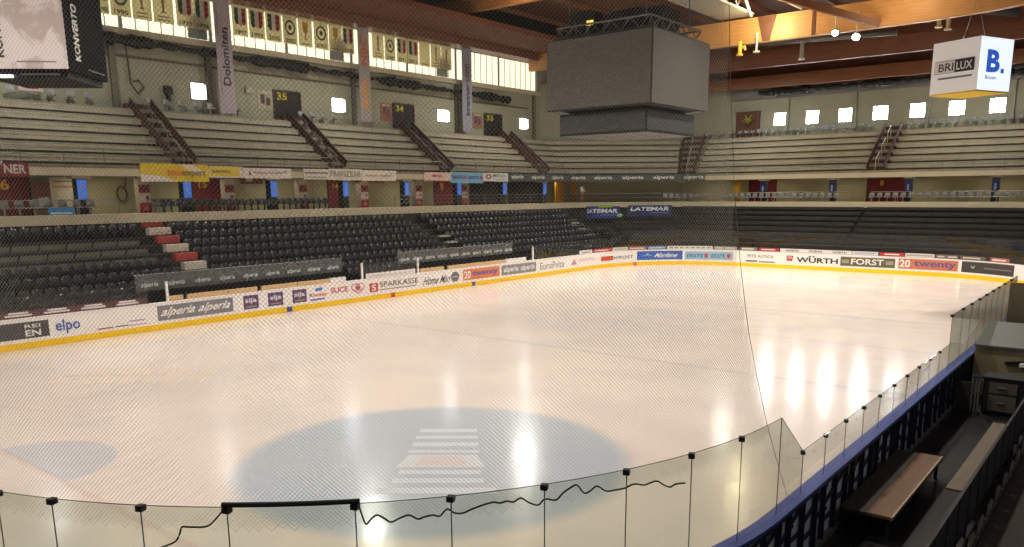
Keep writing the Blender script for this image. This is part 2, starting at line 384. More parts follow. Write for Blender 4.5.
# ---- hall walls
DW = 6.0
s14, s65 = 4.0, T1+1
struct(tier_loft('wall_left', M_wall, [(DW, 11.0), (DW, 15.6), (DW+.3, 15.6), (DW+.3, 11.0)], 0, T1, close=True))
struct(tier_loft('wall_corner', M_wall, [(DW, 11.0), (DW, 16.6), (DW+.3, 16.6), (DW+.3, 11.0)], T1, T2, close=True))
struct(tier_loft('wall_far', M_wall, [(DW, 11.0), (DW, 16.6), (DW+.3, 16.6), (DW+.3, 11.0)], T2, T3, close=True))
XW, YW_ = XD-DW, YD+DW            # -49.4, 76.9
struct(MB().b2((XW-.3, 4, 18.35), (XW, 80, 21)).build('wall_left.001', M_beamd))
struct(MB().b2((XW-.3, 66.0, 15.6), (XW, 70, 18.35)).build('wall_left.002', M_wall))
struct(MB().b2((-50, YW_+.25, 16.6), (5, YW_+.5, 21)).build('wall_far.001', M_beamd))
# ---- roof: boarded deck between big glulam beams
struct(MB().b2((-52, 2, 21.0), (6, 80, 21.2)).build('ceiling', M_roof))
def beam(y, z0, z1, x0, x1, m, th=.5, rise=0.):
    mb = MB(); n = 14; P = []
    for i in range(n+1):
        x = x0+(x1-x0)*i/n; r = rise*max(0, (x-(-16))/12)**2; P.append((x, z0+r, z1+r))
    V = []
    for x, a, b in P: V += [(x, y-th/2, a), (x, y+th/2, a), (x, y+th/2, b), (x, y-th/2, b)]
    Fc = []
    for i in range(n): 
        for j in range(4): k = (j+1) % 4; Fc.append((i*4+j, i*4+k, (i+1)*4+k, (i+1)*4+j))
    Fc += [(0, 1, 2, 3), (n*4+3, n*4+2, n*4+1, n*4)]
    return struct(mb.add(V, Fc).build('ceiling_beam', m))
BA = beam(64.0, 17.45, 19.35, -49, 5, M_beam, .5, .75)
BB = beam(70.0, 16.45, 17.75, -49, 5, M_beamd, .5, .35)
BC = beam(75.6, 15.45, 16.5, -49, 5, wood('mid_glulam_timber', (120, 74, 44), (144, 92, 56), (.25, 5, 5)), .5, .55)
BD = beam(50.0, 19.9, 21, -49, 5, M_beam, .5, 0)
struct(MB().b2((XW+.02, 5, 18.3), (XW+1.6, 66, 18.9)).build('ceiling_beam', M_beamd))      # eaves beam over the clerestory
struct(MB().b2((XW+.3, 5, 18.9), (-42.8, 75, 19.3)).build('ceiling.001', wood('eaves_boards_brown', (98, 56, 32), (120, 70, 42), (6, .3, 6), .85)))
mb = MB()
for i in range(9):
    x = -44+5.4*i; mb.b2((x-.09, 30, 20.6), (x+.09, 76, 20.98))
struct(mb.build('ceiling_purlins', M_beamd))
# bolted joint brackets of the lit beam
for x0 in (-25.6,):
    pl = MB(); pl.prism([(-.75, 1.85), (.75, 1.85), (.28, .03), (-.28, .03)], (x0, 63.73, 17.47), (1, 0, 0), (0, 0, 1), (0, -1, 0), .04)
    for i in range(3): pl.box((x0-.3+.3*i, 63.68, 18.9), (.08, .03, .08))
    pl.build('joint_plate', mat('brown_steel', (96, 56, 36), .5), BA)
MB().b2((-22.1, 63.7, 17.47), (-21.85, 63.75, 19.3)).build('joint_plate', mat('brown_steel', (96, 56, 36)), BA)

# ---- windows
WN = [0]
def window(surf, u0, u1, z0, z1, pane, mull=0, fm=None):
    WN[0] += 1; fm = fm or M_frame
    f = MB(); t = .07
    for a, b, c, d in ((u0-t, u1+t, z1, z1+t), (u0-t, u1+t, z0-t, z0), (u0-t, u0, z0, z1), (u1, u1+t, z0, z1)): put_rect(f, surf, a, b, c, d, .05, 5, .06)
    for i in range(mull):
        u = u0+(u1-u0)*(i+1)/(mull+1); put_rect(f, surf, u-.03, u+.03, z0, z1, .05, 5, .05)
    w = f.build('window_%d' % WN[0], fm); struct(w)
    p = MB(); put_rect(p, surf, u0, u1, z0, z1, .02, 50, .015); p.build('pane', pane, w); return w
wl = plane((XW, 0, 0), (0, 1, 0), (1, 0, 0)); wf = plane((0, YW_, 0), (1, 0, 0), (0, -1, 0))
for a, b in ((-1, 0), (191, 205), (331, 343), (437, 447), (519, 526)):
    y0, y1 = (yx(a, 90, XW), yx(b, 110, XW)) if a > 0 else (17.3, 18.4)
    w = window(wl, y0, y1, 12.1, 13.05, M_winsoft)
    sh = MB(); put_rect(sh, wl, y1+.04, y1+.1, 12.1, 13.0, .25, 5, .24); sh.build('open_sash', M_frame, w)
for a, b in ((774.5, 786), (806.5, 819), (839, 852), (873, 888), (910, 925), (948.5, 964.5), (989, 1005)):
    x0, x1 = float(ony(a, 110, YW_)[0]), float(ony(b, 110, YW_)[0]); window(wf, x0+.05, x1, 12.1, 13.2, M_winglow)
# clerestory ribbon on the long side, bay by bay, with grey opaque bays
y = 7.0; i = 0
CL = []
while y < 65:
    CL.append((y, min(y+5.85, 65.4))); y += 5.85
for i, (a, b) in enumerate(CL): window(wl, a+.12, b-.12, 15.78, 18.25, M_cler, 6, mat('clerestory_frame', (168, 172, 150), .5))
for q, (u0, u1, v) in enumerate(((187, 206, 30), (329, 343, 53), (436, 447, 72))):
    ya, yb = yx(u0, v, XW), yx(u1, v, XW); mb = MB(); put_rect(mb, wl, ya, yb, 15.8, 17.3, .09, 9, .03)
    tag(mb.build('ventilation_panel', mat('vent_grey', (142, 150, 146), .6)), 'grey opaque vent panel set in the high window strip, %s from the left' % no_(q), 'vent panel', 'vent panels in the high windows')

# ---- stair flights in the upper stand
def stair(s0, wd=1.4):
    mb = MB()
    for k, (d, z) in enumerate(UD):
        for h in (0, 1):
            zz = z-.0+.29*h - (.29 if h == 0 else 0) + .02; put = tier(0)
            a, b, c, e = [tier(dd)(ss, zz) for dd, ss in ((d+.38*h-.0, s0), (d+.38*h, s0+wd), (d+.38*h+.42, s0+wd), (d+.38*h+.42, s0))]
            lo = np.array([0, 0, .32]); mb.add([a-lo, b-lo, c-lo, e-lo, a, b, c, e], [(3,2,1,0),(4,5,6,7),(0,1,5,4),(1,2,6,5),(2,3,7,6),(3,0,4,7)])
    return struct(mb.build('grandstand_stair', M_brownst))
AIS = []           # stair positions along the balcony edge
for u, v in ((192, 157), (345, 163), (453, 164), (550, 166)): AIS.append(yx(u, v, XD)-3.0-.9)
sF1 = T3-(4.0-float(ony(730, 165, YD)[0])); sF2 = T3-(4.0-float(ony(873, 165, YD)[0]))
AIS += [T2-.2, sF2-.6]
for s in AIS: stair(s)
# handrails of the stairs
HR = ['left of the first bright wall window', 'below the dark doorway with yellow number 35', 'below the third dark doorway', 'beside the corner of the stands', 'at the brown doorway with the plant', 'splitting the far stand']
for q, s in enumerate(AIS):
    t = empty('stair_handrail', tier(.3)(s+.65, 7.6)); lab = 'pale looped handrail on the brown stairs ' + HR[q]
    tag(t, lab, 'handrail', 'stair handrails')
    for k in range(6):
        (d0, z0), (d1, z1) = UD[k], (UD+[(UD[6][0], UD[6][1])])[k+1]
        for q2, so_ in enumerate((.05, 1.35)):
            a, b = tier(d0+.1)(s+so_, z0+.1), tier(d1+.1)(s+so_, z1+.1); mb = MB(); mb.bar(a+np.array([0, 0, .3]), b+np.array([0, 0, .3]), .05, .5); mb.build('side_panel', M_brownst, t)
    for k in range(0, 6, 2):
        (d0, z0), (d1, z1) = UD[k], UD[k+1]
        MB().tube([tier(d0+.2)(s+.65, z0+.02), tier(d0+.2)(s+.65, z0+.95), tier(d1+.3)(s+.65, z1+.95), tier(d1+.3)(s+.65, z1+.02)], .025, 6).build('rail_loop', M_steel if q < 4 else mat('pale_steel', (196, 196, 190), .4, .3), t)

# ---- bench rows of the upper stand
SEC = [(1.0, AIS[0], 'under the black and marble cube'), (AIS[0]+1.3, AIS[1], 'under the gothic lettered banner'), (AIS[1]+1.3, AIS[2], 'under the orange lettered banner'),
       (AIS[2]+1.3, AIS[3], 'under the slim banner with black lettering'), (AIS[3]+1.3, T1+.5, 'just before the corner'), (T1+.5, T2-.45, 'across the angled corner'),
       (T2+1.5, sF2-.7, 'of the far stand before the middle stairs'), (sF2+.95, T3-1, 'of the far stand beyond the middle stairs')]
RW = ['lowest', 'second lowest', 'third lowest', 'third highest', 'second highest', 'topmost']
for a, b, nm in SEC:
    for k in range(6):
        d, z = UD[k]; d += .34
        mb = MB(); f = tier(d)
        ss = [a]+[q for q in (T1-3, T1, T2, T2+3) if a < q < b]+[b]; V = []; Fc = []
        for s in ss: V += [tier(d)(s, z+.44), tier(d+.4)(s, z+.44), tier(d+.4)(s, z+.36), tier(d)(s, z+.36)]
        for i in range(len(ss)-1):
            for j in range(4): Fc.append((i*4+j, i*4+(j+1) % 4, (i+1)*4+(j+1) % 4, (i+1)*4+j))
        e = (len(ss)-1)*4; Fc += [(0, 1, 2, 3), (e+3, e+2, e+1, e)]
        t = empty('terrace_bench', tier(d+.2)((a+b)/2, z)); tag(t, 'long grey bench, %s row, upper section %s' % (RW[k], nm), 'bench', 'upper stand benches')
        mb.add(V, Fc); put_rect(mb, tier(d+.02), a, b, z+.13, z+.40, 0, .8 if a < T1 and b > T1-3 or a >= T1-3 and b <= T2+3 else 40, .05); mb.build('seat_plank', M_bench, t)
        n = max(2, int((b-a)/1.9))
        for i in range(n):
            s = a+.3+(b-a-.6)*i/(n-1); p, q = tier(d+.08)(s, z), tier(d+.36)(s, z); MB().bar((p+q)/2+np.array([0, 0, .0]), (p+q)/2+np.array([0, 0, .36]), .08, .16).build('bench_support', M_conc, t)
# ---- front rail of the upper stand
def guard(s0, s1, d, z, h, label, n=None, mid=1, name='guard_rail', m=None, grp='guard rails'):
    m = m or M_steel; t = empty(name, tier(d)((s0+s1)/2, z)); tag(t, label, 'railing', grp)
    ss = [s0]+[q for q in (T1-3, T1, T2, T2+3) if s0 < q < s1]+[s1]
    MB().tube([tier(d)(s, z+h) for s in ss], .028, 5).build('top_rail', m, t)
    for j in range(mid): MB().tube([tier(d)(s, z+h*(j+1)/(mid+1)) for s in ss], .018, 5).build('middle_rail', m, t)
    n = n or max(2, int((s1-s0)/1.95)+1)
    for i in range(n):
        s = s0+(s1-s0)*i/(n-1); MB().tube([tier(d)(s, z), tier(d)(s, z+h)], .022, 5).build('post', m, t)
M_grail = mat('grey_painted_rail', (118, 116, 104), .5, .2)
for a, b, nm in SEC: guard(a, b, .06, 7.42, .95, 'thin grey balcony edge rail, upper section '+nm, mid=2, m=M_grail, grp='upper stand edge rails')
# row of small seats along the top of the upper stand
gs0 = None
def small_seat(m, name):
    mb = MB(); nx, nz = 6, 4; V = []
    for side in (0, 1):
        for a in range(nx+1):
            for b in range(nz+1):
                t = -1+2*a/nx; q = b/nz; hw = .205*(1-.0*q) if q < .9 else .17
                V.append((t*hw, .02+.07*q+.05*(1-t*t)+.02*side-.03*math.sin(q*PI), .42+.36*q-(.03*t*t if b == nz else 0)))
    n = (nx+1)*(nz+1); Fc = []
    for a in range(nx):
        for b in range(nz):
            p = a*(nz+1)+b; Fc += [(p, p+nz+1, p+nz+2, p+1), (n+p, n+p+1, n+p+nz+2, n+p+nz+1)]
    for a in range(nx):
        p = a*(nz+1); Fc += [(p, n+p, n+p+nz+1, p+nz+1), (p+nz, p+2*nz+1, n+p+2*nz+1, n+p+nz)]
    for b in range(nz):
        p = b; q = nx*(nz+1)+b; Fc += [(p, p+1, n+p+1, n+p), (q, n+q, n+q+1, q+1)]
    mb.add(V, Fc)
    mb.add([(-.18, -.30, .40), (.18, -.30, .40), (.2, .04, .38), (-.2, .04, .38), (-.16, -.31, .46), (.16, -.31, .46), (.19, .04, .43), (-.19, .04, .43)], [(3,2,1,0),(4,5,6,7),(0,1,5,4),(1,2,6,5),(2,3,7,6),(3,0,4,7)])
    mb.box((0, .04, .2), (.06, .1, .4)); mb.box((0, .05, .015), (.18, .18, .03))
    o = mb.build(name, m, smooth=False); return o
def place_seats(proto, spots, label, cat, group, used):
    for p, rz in spots:
        o = proto if not used[0] else proto.copy()
        if used[0]: COL.objects.link(o)
        used[0] = True; o.location = p; o.rotation_euler = (0, 0, rz); tag(o, label, cat, group)
def facing(s): return PI/2 if s < T1 else (PI/4 if s < T2 else 0.)
COLP = [(XD-1.2, y, 1) for y in (18.8, 24.7, 30.6, 36.45, 42.3, 48.1, 53.9, 59.7)]+[(XD-1.2, y, 1) for y in (22.2, 27.5, 32.9, 38.2, 43.6, 48.8)]+[(float(ony(u, 185, YD+1.2)[0]), YD+1.2, 0) for u in (764, 833, 909, 996, 737)]
gs = small_seat(M_gseat, 'grey_seat'); gu = [False]
def run(s0, s1, d, z, pitch=.55): 
    n = max(1, int((s1-s0)/pitch)); out = []
    for i in range(n):
        s = s0+pitch*i; p = tier(d)(s, z)
        if d < 1.3 and any(abs(p[0]-q[0]) < (.66 if q[2] else .7) and abs(p[1]-q[1]) < .58 for q in COLP): continue
        out.append((p, facing(s)))
    return out
top = []
for a, b in ((11, AIS[0]-.3), (AIS[0]+1.6, AIS[0]+9), (AIS[1]+1.6, AIS[1]+6)): top += run(a, b, 5.35, 11.08, 1.0)
place_seats(gs, top, 'small grey seat in the top row below the long wall windows', 'seat', 'top row seats on the long side', gu)
place_seats(gs, run(T2+1.5, sF2-.8, 5.35, 11.08, .62)+run(sF2+1.2, T3-10, 5.35, 11.08, .62), 'small grey seat in the top row below the far end windows', 'seat', 'top row seats at the far end', gu)

# ================================================================== LOWER STAND
ROWD = [-5.9+.83*k for k in range(7)]; ROWZ = [1.32+.415*k for k in range(7)]
bs = small_seat(M_seat, 'black_seat'); bu = [False]
sA1 = 22.0-3; sA2 = yx(432, 225, -40.5)-3; sA3 = T1-2.5
spots = []
for k in range(7):
    for s in np.arange(4.0, T1+1.2, .53):
        if sA1-.75 < s < sA1+.75 or sA2-.7 < s < sA2+.7 or sA3-.6 < s < sA3+.6: continue
        if k in (3, 4, 5) and s < sA1-.7: continue
        if s > T1-1.8 and k > 2: continue
        spots.append((tier(ROWD[k]-.02)(s, ROWZ[k]-.06), PI/2))
for k, (d, z) in enumerate(((-6.75, .98),)):        # lower seats in the gap between the two players' boxes
    for s in np.arange(27.6, 31.2, .53): spots.append((tier(d)(s, z-.02), PI/2))
inv = [q for q in spots if -12 < proj(q[0])[0] < 1036]
inv.sort(key=lambda q: np.linalg.norm(np.array(q[0])-CC))
place_seats(bs, inv[:300], 'black plastic seat in the nearer half of the lower long side stand', 'seat', 'black seats of the lower long side stand', bu)
# the further seats, too many to name: one object
proto = [tuple(v.co) for v in bs.data.vertices]; pf = [tuple(p.vertices) for p in bs.data.polygons]; mb = MB()
for p, rz in inv[300:]:
    c, s = math.cos(rz), math.sin(rz); mb.add([(p[0]+x*c-y*s, p[1]+x*s+y*c, p[2]+z) for x, y, z in proto], pf)
tag(mb.build('black_seating', M_seat), 'rows of black plastic seats in the further half of the lower stand', 'seats', kind='stuff')
struct(MB().b2((-37.1-.6+.3, 30.4, 0), (-35.9, 34.4, .7)).build('grandstand_terrace.002', M_dark))
# risers stripped of their seats beside the red and white steps, with bare brackets
for q, k in enumerate((3, 4, 5)):
    mb = MB(); put_rect(mb, tier(ROWD[k]+.5), 2, sA1-1.2, ROWZ[k]+.02, ROWZ[k]+.27, .1, 3, .06)
    t = empty('seat_rail', tier(ROWD[k]+.4)(9, ROWZ[k])); tag(t, 'pale bare board without seats, %s of three left of the red and white steps' % ('lowest', 'middle', 'highest')[q], 'seat rail', 'bare seat rails')
    mb.build('support_board', mat('pale_riser_board', (136, 132, 118), .7), t)
    for i in range(12):
        s = 4+i*1.25
        p = tier(ROWD[k]+.38)(s, ROWZ[k]); MB().bar(p+np.array([.12, 0, 0]), p+np.array([.2, .1, .36]), .05, .05).build('seat_bracket', M_black, t)
# painted steps
for k in range(2, 8):
    red = (k % 2 == 1); z = 1.75+.42*k if k < 7 else 4.66; d = -5.9-.4+.83*k
    a, b = tier(d-.02)(sA1-.62, z), tier(d+.36)(sA1+.62, z)
    o = MB().b2((min(a[0], b[0]), a[1], z-.36), (max(a[0], b[0]), b[1], z+.03)).build('painted_step', mat('step_red', (186, 74, 70), .6, 0, .1, 6) if red else mat('step_white', (226, 218, 196), .6, 0, .1, 6))
    tag(o, '%s painted aisle step, %s of three %s ones from the bottom' % ('red' if red else 'white', ('lowest', 'middle', 'highest')[(k-2)//2], 'red' if red else 'white'), 'step', 'red and white aisle steps')
for q, (u, v) in enumerate(((444, 236), (451, 242), (574, 223), (581, 229), (590, 235))):
    p = onx(u, v, -38.9-.83*(1 if q in (0, 3) else (2 if q == 2 else 0)))
    o = MB().box(p, (.32, 1.0, .12)).build('painted_step', mat('step_grey', (168, 166, 150), .6))
    tag(o, ['pale aisle step high among the black seats in mid stand', 'pale aisle step just below another in mid stand', 'pale aisle step near the corner, top one of three', 'pale aisle step near the corner, middle of three', 'pale aisle step near the corner, bottom one of three'][q], 'step', 'pale aisle steps')
# glass balustrades with repeated lettering
def balustrade(s0, s1, z0, z1, d, words, w0, label):
    t = empty('glass_balustrade', tier(d)((s0+s1)/2, z0)); tag(t, label, 'balustrade', 'lettered glass balustrades'); n = max(1, round((s1-s0)/3.)); f = tier(d)
    for i in range(n):
        mb = MB(); a = s0+(s1-s0)*i/n; put_rect(mb, f, a+.02, a+(s1-s0)/n-.02, z0, z1, .02, 9, .02); mb.build('glass_panel', M_glassd, t)
    MB().tube([f(s0, z1+.02), f(s1, z1+.02)], .03, 6).build('top_rail', M_steel, t)
    its = []
    for i in range(words):
        u = s0+(s1-s0)*(i+.5)/words; its.append(('alperia', (252, 254, 252), u-w0/2, u+w0/2, z0+.12, z0+.42, {'shear': .25, 'w': .05, 'bold': .03}))
    textpart(t, f, its, split=True)
fb = -6.35
balustrade(14.9, 27.2, 1.56, 2.3, fb, 9, .85, 'smoked glass balustrade with nine pale words behind the nearer wooden bench box')
balustrade(31.6, 43.2, 1.62, 2.35, fb, 10, .85, 'smoked glass balustrade with ten pale words behind the further wooden bench box')
struct(MB().b2((XD+6.3, 5, 0), (XD+6.36, 65, 1.5)).build('wall_stand_front', M_black))
# dark benches of the far end and corner
nm = ['lowest', 'second', 'third', 'fourth', 'fifth', 'sixth', 'topmost']
for sec, (a, b, lab) in enumerate(((T1+2.0, T2-1.5, 'in the angled corner below the blue banners'), (T2+.3, sF2-.25, 'of the far end left of the maroon door'), (sF2+.05, T3, 'of the far end right of the maroon door'))):
    for k in range(7 if sec else 4):
        d = ROWD[k]; z = ROWZ[k]; sh = (-d)*K*.55 if sec == 0 else 0
        t = empty('dark_bench', tier(d)((a+b)/2, z)); tag(t, 'dark %s bench row %s' % (nm[k], lab), 'bench', 'dark benches of the lower far stand')
        a_, b_ = tier(d-.1)(a, z), tier(d-.1)(b, z); e = np.array([0, 0, .42])
        MB().bar(a_+e, b_+e, .36, .06).build('seat_plank', mat('dark_bench_plank', (64, 64, 58), .45, 0, .25, 2), t)
        a_, b_ = tier(d+.12)(a, z), tier(d+.12)(b, z); e = np.array([0, 0, .72])
        MB().bar(a_+e, b_+e, .05, .22).build('backrest', mat('dark_bench_back', (50, 50, 46), .5, 0, .2, 2), t)
        n = max(3, int((b-a)/2))
        for i in range(n): p = tier(d)(a+.3+(b-a-.6)*i/(n-1), z); MB().bar(p, p+np.array([0, 0, .7]), .06, .06).build('bench_support', M_black, t)

# ================================================================== CONCOURSE
fcon = tier(3.6)
# structural columns: blue lit sleeve on each, every 5.85 m on the long side
LIT = mat('blue_lit_sleeve', (70, 118, 214), .4, 0, 0, 1, .38); M_dkblue = mat('dark_blue_sleeve', (44, 60, 112), .5)
PL = ['by the cream poster', 'behind the yellow advert', 'behind the white advert with script', 'beside the maroon door numbered 14', 'in front of a bare wall', 'behind the pale blue advert', 'behind the grey word banner', 'next to the first yellow curtain']
ys = [18.8, 24.7, 30.6, 36.45, 42.3, 48.1, 53.9, 59.7]
def column(p, n, label, lit, N):
    t = empty('column', (p[0], p[1], 5.0)); tag(t, label, 'column', 'concourse columns')
    N = np.array(N, float); Uv = np.array([-N[1], N[0], 0])
    mb = MB(); mb.box((p[0], p[1], 6.02), (.5, .5, 2.04)); mb.build('shaft', mat('column_dark', (46, 50, 52), .6), t)
    MB().box((p[0], p[1], 6.98), (.7, .95, .16)).build('corbel', M_band, t)
    f = plane(p+N*.26, Uv, N); mb = MB(); put_rect(mb, f, -.24, .24, 5.85, 6.85, .03, 5, .03); sl = mb.build('advert_sleeve', LIT if lit else M_dkblue, t)
    mb = MB(); [put_rect(mb, f, -.07, .07, 5.98+.1*i, 6.04+.1*i, .036) for i in range(8 if lit else 5)]; mb.build('lettering', C((190, 214, 250)), sl)
for q, y in enumerate(ys): column(np.array([XD-1.2, y+.35, 0]), q, 'concourse column with a glowing blue sleeve, '+PL[q], True, (1, 0, 0))
PF = ['beside the tall yellow pad', 'in front of the bare wall behind grey seats', 'right of the maroon far door', 'right end of the far concourse']
for q, u in enumerate((764, 833, 909, 996)): column(np.array([float(ony(u, 185, YD+1.2)[0]), YD+1.2, 0]), q, 'concourse column with a dull blue sleeve, '+PF[q], False, (0, -1, 0))
# red and white advertising pillars
RPL = ['just right of the hose', 'below the end of the white advert', 'between two blue columns, under the white pair of adverts', 'under the small overhead posters', 'left of the maroon door numbered 9', 'right of the pale blue advert column']
for q, y in enumerate((22.2, 27.5, 32.9, 38.2, 43.6, 48.8)):
    p = np.array([XD-1.2, y+.3, 0]); t = empty('advertising_pillar', (p[0], p[1], 5.0)); tag(t, 'red and white advertising pillar '+RPL[q], 'pillar', 'red and white pillars')
    MB().box((p[0], p[1], 6.0), (.5, .6, 2.0)).build('shaft', mat('pillar_cream', (176, 160, 136), .7), t)
    f = plane(p+np.array([.25, 0, 0]), (0, 1, 0), (1, 0, 0))
    its = [('#rect', (140, 40, 40), -.32, .32, 6.15, 6.6), ('#rect', (204, 186, 176), -.32, .32, 5.65, 6.12), ('#rect', (176, 50, 56), -.34, .34, 5.05, 5.6), ('#disc', (70, 40, 40), .12, 5.9, .08, .1, {'w': .02}), ('#rect', (100, 26, 30), -.2, .2, 6.28, 6.46, {'w': .02}), ('#poly', (216, 150, 140), [(-.2, 5.2), (.05, 5.5), (.2, 5.2)], 0, 0, 0, {'w': .02})]
    textpart(t, f, its, 'advert_print')
# maroon doors with yellow numbers
def cdoor(n, s0, s1, z1, num, f, label, rect=None):
    WN_ = MB(); put_rect(WN_, f, s0, s1, 5.02, z1, .05, 9, .05); o = WN_.build('door_%d' % n, M_maroon); struct(o); o['label'] = label
    fr = MB(); put_rect(fr, f, s0-.08, s0, 5.02, z1, .07, 9, .07); put_rect(fr, f, s1, s1+.08, 5.02, z1, .07, 9, .07); fr.build('frame', mat('door_frame_dark', (70, 24, 26), .6), o)
    if num:
        u, v, h = rect; textpart(o, f, [(num, (226, 176, 40), u-.42*h*len(num)*.8, u+.42*h*len(num)*.8, v-h/2, v+h/2, {'w': .07, 'bold': .04})], 'door_number')
    return o
so = 3.0
def cy(u): return yx(u, 185, XD-3.6)-3.0
cdoor(1, cy(-40), cy(28), 7.0, '16', fcon, 'maroon wall panel with yellow 16', (cy(6)-.25, 6.62, .55))
cdoor(2, cy(192), cy(221), 7.0, '15', fcon, 'maroon door with yellow 15', (cy(202), 6.66, .42))
cdoor(3, cy(328), cy(343), 7.0, '14', fcon, 'maroon door with yellow 14', (cy(335), 6.6, .4))
cdoor(4, cy(434), cy(452), 7.0, '9', fcon, 'maroon door with yellow 9', (cy(441), 6.55, .6))
xs = lambda u: T3-(4.0-float(ony(u, 185, YD+3.6)[0]))
cdoor(5, xs(868), xs(905), 7.0, '8', fcon, 'maroon far door with yellow emblem', (xs(882), 6.6, .45))
cdoor(6, xs(750), xs(776), 7.0, '', fcon, 'maroon far door beside the yellow pad')
cdoor(7, cy(470), cy(500), 7.0, '', fcon, 'wide dark opening under the pale blue advert')
bpy.data.objects['door_7'].data.materials[0] = mat('dark_opening', (44, 38, 34), .8)
cdoor(8, cy(508), cy(535), 7.0, '', fcon, 'dark opening nearer the corner'); bpy.data.objects['door_8'].data.materials[0] = mat('dark_opening', (44, 38, 34))
# posters and signs on the concourse
def poster(name, f, s0, s1, z0, z1, rgb, items, label, cat, w=.03):
    mb = MB(); put_rect(mb, f, s0, s1, z0, z1, w, 5, .03); o = mb.build(name, C(rgb, .6)); tag(o, label, cat)
    if items: textpart(o, lambda a, b, c: f(a, b, c+w), items, 'print')
    return o
a, b = cy(44), cy(72)
poster('poster', tier(2.9), a, b, 5.4, 7.0, (196, 184, 152), [('#rect', (150, 96, 50), a+.2, a+1.3, 6.74, 6.82), ('#rect', (176, 120, 80), a+.1, b-.15, 6.45, 6.55), ('#rect', (206, 196, 168), a+.3, b-.4, 5.6, 6.3)], 'cream poster with small brown heading beside the first blue column', 'poster')
poster('poster', tier(2.9), cy(28), cy(44), 5.3, 6.7, (128, 60, 58), [('#rect', (200, 186, 190), cy(31), cy(42), 5.4, 5.95)], 'red and grey poster between maroon panel and cream poster', 'poster')
for q, (u0, u1, v0, v1) in enumerate(((240, 262, 173, 184), (353, 361, 174, 183), (362, 371, 174, 183), (373, 384, 174, 183))):
    X = XD-1.2; s0, s1 = yx(u0, 178, X)-3, yx(u1, 178, X)-3; z1, z0 = float(onx(u0, v0, X)[2]), float(onx(u0, v1, X)[2])
    poster('hanging_sign', tier(1.2), s0, s1, z0, min(z1, 7.0), (92, 56, 48) if q < 2 else (120, 70, 60), [('#rect', (196, 180, 160), s0+(s1-s0)*.25, s0+(s1-s0)*.55, z0+.15, z0+.4), ('#rect', (150, 40, 40), s0+(s1-s0)*.65, s0+(s1-s0)*.9, z0+.1, z0+.45)], ['wide brown overhead sign right of the red pillar', 'narrow brown overhead sign, left of three', 'brown overhead sign, middle of three', 'brown overhead sign, right one of three'][q], 'sign')
o = poster('blue_banner', tier(-.02), yx(48, 211, XD)-3, yx(74, 211, XD)-3, 5.1, 5.42, (52, 122, 190), [('#rect', (190, 206, 216), yx(48, 211, XD)-2.9, yx(74, 211, XD)-3.1, 5.12, 5.2)], 'blue strip banner on the deck edge below the cream poster', 'banner')
# hose on the wall, right of the first column
t = empty('fire_hose', onx(122, 193, XD-3.5)); tag(t, 'coiled brown hose hanging on the concourse wall', 'hose')
c = onx(122, 194, XD-3.45)
MB().tube([c+np.array([0, .28*math.cos(a), .42*math.sin(a)]) for a in np.linspace(0, 4*PI, 40)], .05, 6).build('coil', mat('hose_brown', (104, 62, 44), .7), t)
MB().tube([c+np.array([0, .2, .3]), c+np.array([0, .3, .9]), c+np.array([0, .26, 1.4])], .035, 6).build('supply_pipe', mat('hose_brown', (104, 62, 44)), t)
# yellow curtains near the corner
for q, (u0, u1) in enumerate(((555, 564), (570, 578))):
    X = XD-2.0; a, b = yx(u0, 190, X), yx(u1, 190, X); mb = MB(); n = 24; V = []
    for i in range(n+1):
        t_ = i/n; w = .09*math.sin(t_*PI*8); V += [(X+w, a+(b-a)*t_, 5.02), (X+w, a+(b-a)*t_, 7.0), (X+w-.03, a+(b-a)*t_, 7.0), (X+w-.03, a+(b-a)*t_, 5.02)]
    mb.add(V, [(i*4+j, i*4+(j+1) % 4, i*4+4+(j+1) % 4, i*4+4+j) for i in range(n) for j in range(4)]); tag(mb.build('yellow_curtain', mat('ochre_cloth', (204, 140, 30), .8), smooth=False), 'hanging ochre yellow curtain, %s of the pair near the corner' % ('left', 'right')[q], 'curtain', 'ochre curtains')
# tall yellow pad at the far end
p = ony(737, 190, YD+1.2); mb = MB()
for i in range(12):
    a, b = 2*PI*i/12, 2*PI*(i+1)/12
mb.tube([(p[0], p[1], 5.02), (p[0], p[1], 5.3), (p[0], p[1], 6.4), (p[0]+.05, p[1], 6.95)], [.26, .3, .33, .24], 12); tag(mb.build('column_pad', mat('pad_yellow', (206, 150, 34), .6), smooth=True), 'tall round yellow pad standing on the far concourse', 'pad')
# seats and rails on the deck
gd = .35
place_seats(gs, run(yx(2, 203, XD)-3-2.5, yx(116, 203, XD)-3, gd, 5.02, .68), 'grey seat on the deck in front of the maroon panel and cream poster', 'seat', 'grey deck seats nearest the left', gu)
place_seats(gs, run(yx(156, 202, XD)-3, yx(216, 202, XD)-3, gd+.9, 5.02, .62), 'grey seat on the deck before the maroon door numbered 15', 'seat', 'grey deck seats by door 15', gu)
place_seats(bs, run(yx(166, 208, XD)-3, yx(335, 208, XD)-3, gd-.2, 5.0, .47), 'black seat in the single row along the long side deck edge', 'seat', 'black seats on the deck edge', bu)
place_seats(gs, run(xs(738)+.6, xs(880)-1.9, gd, 5.02, .6), 'grey seat on the far deck left of the maroon door', 'seat', 'grey far deck seats left of the door', gu)
place_seats(gs, run(xs(898)-1.2, xs(1024)+2, gd, 5.02, .6), 'grey seat on the far deck right of the maroon door', 'seat', 'grey far deck seats right of the door', gu)
place_seats(gs, run(T2-1.5, xs(738)-.8, gd, 5.02, .6), 'grey seat on the far deck left of the yellow pad', 'seat', 'grey far deck seats behind the net', gu)
guard(1, yx(120, 203, XD)-3, .12, 5.06, .75, 'thin deck rail in front of the left grey seats', grp='deck rails')
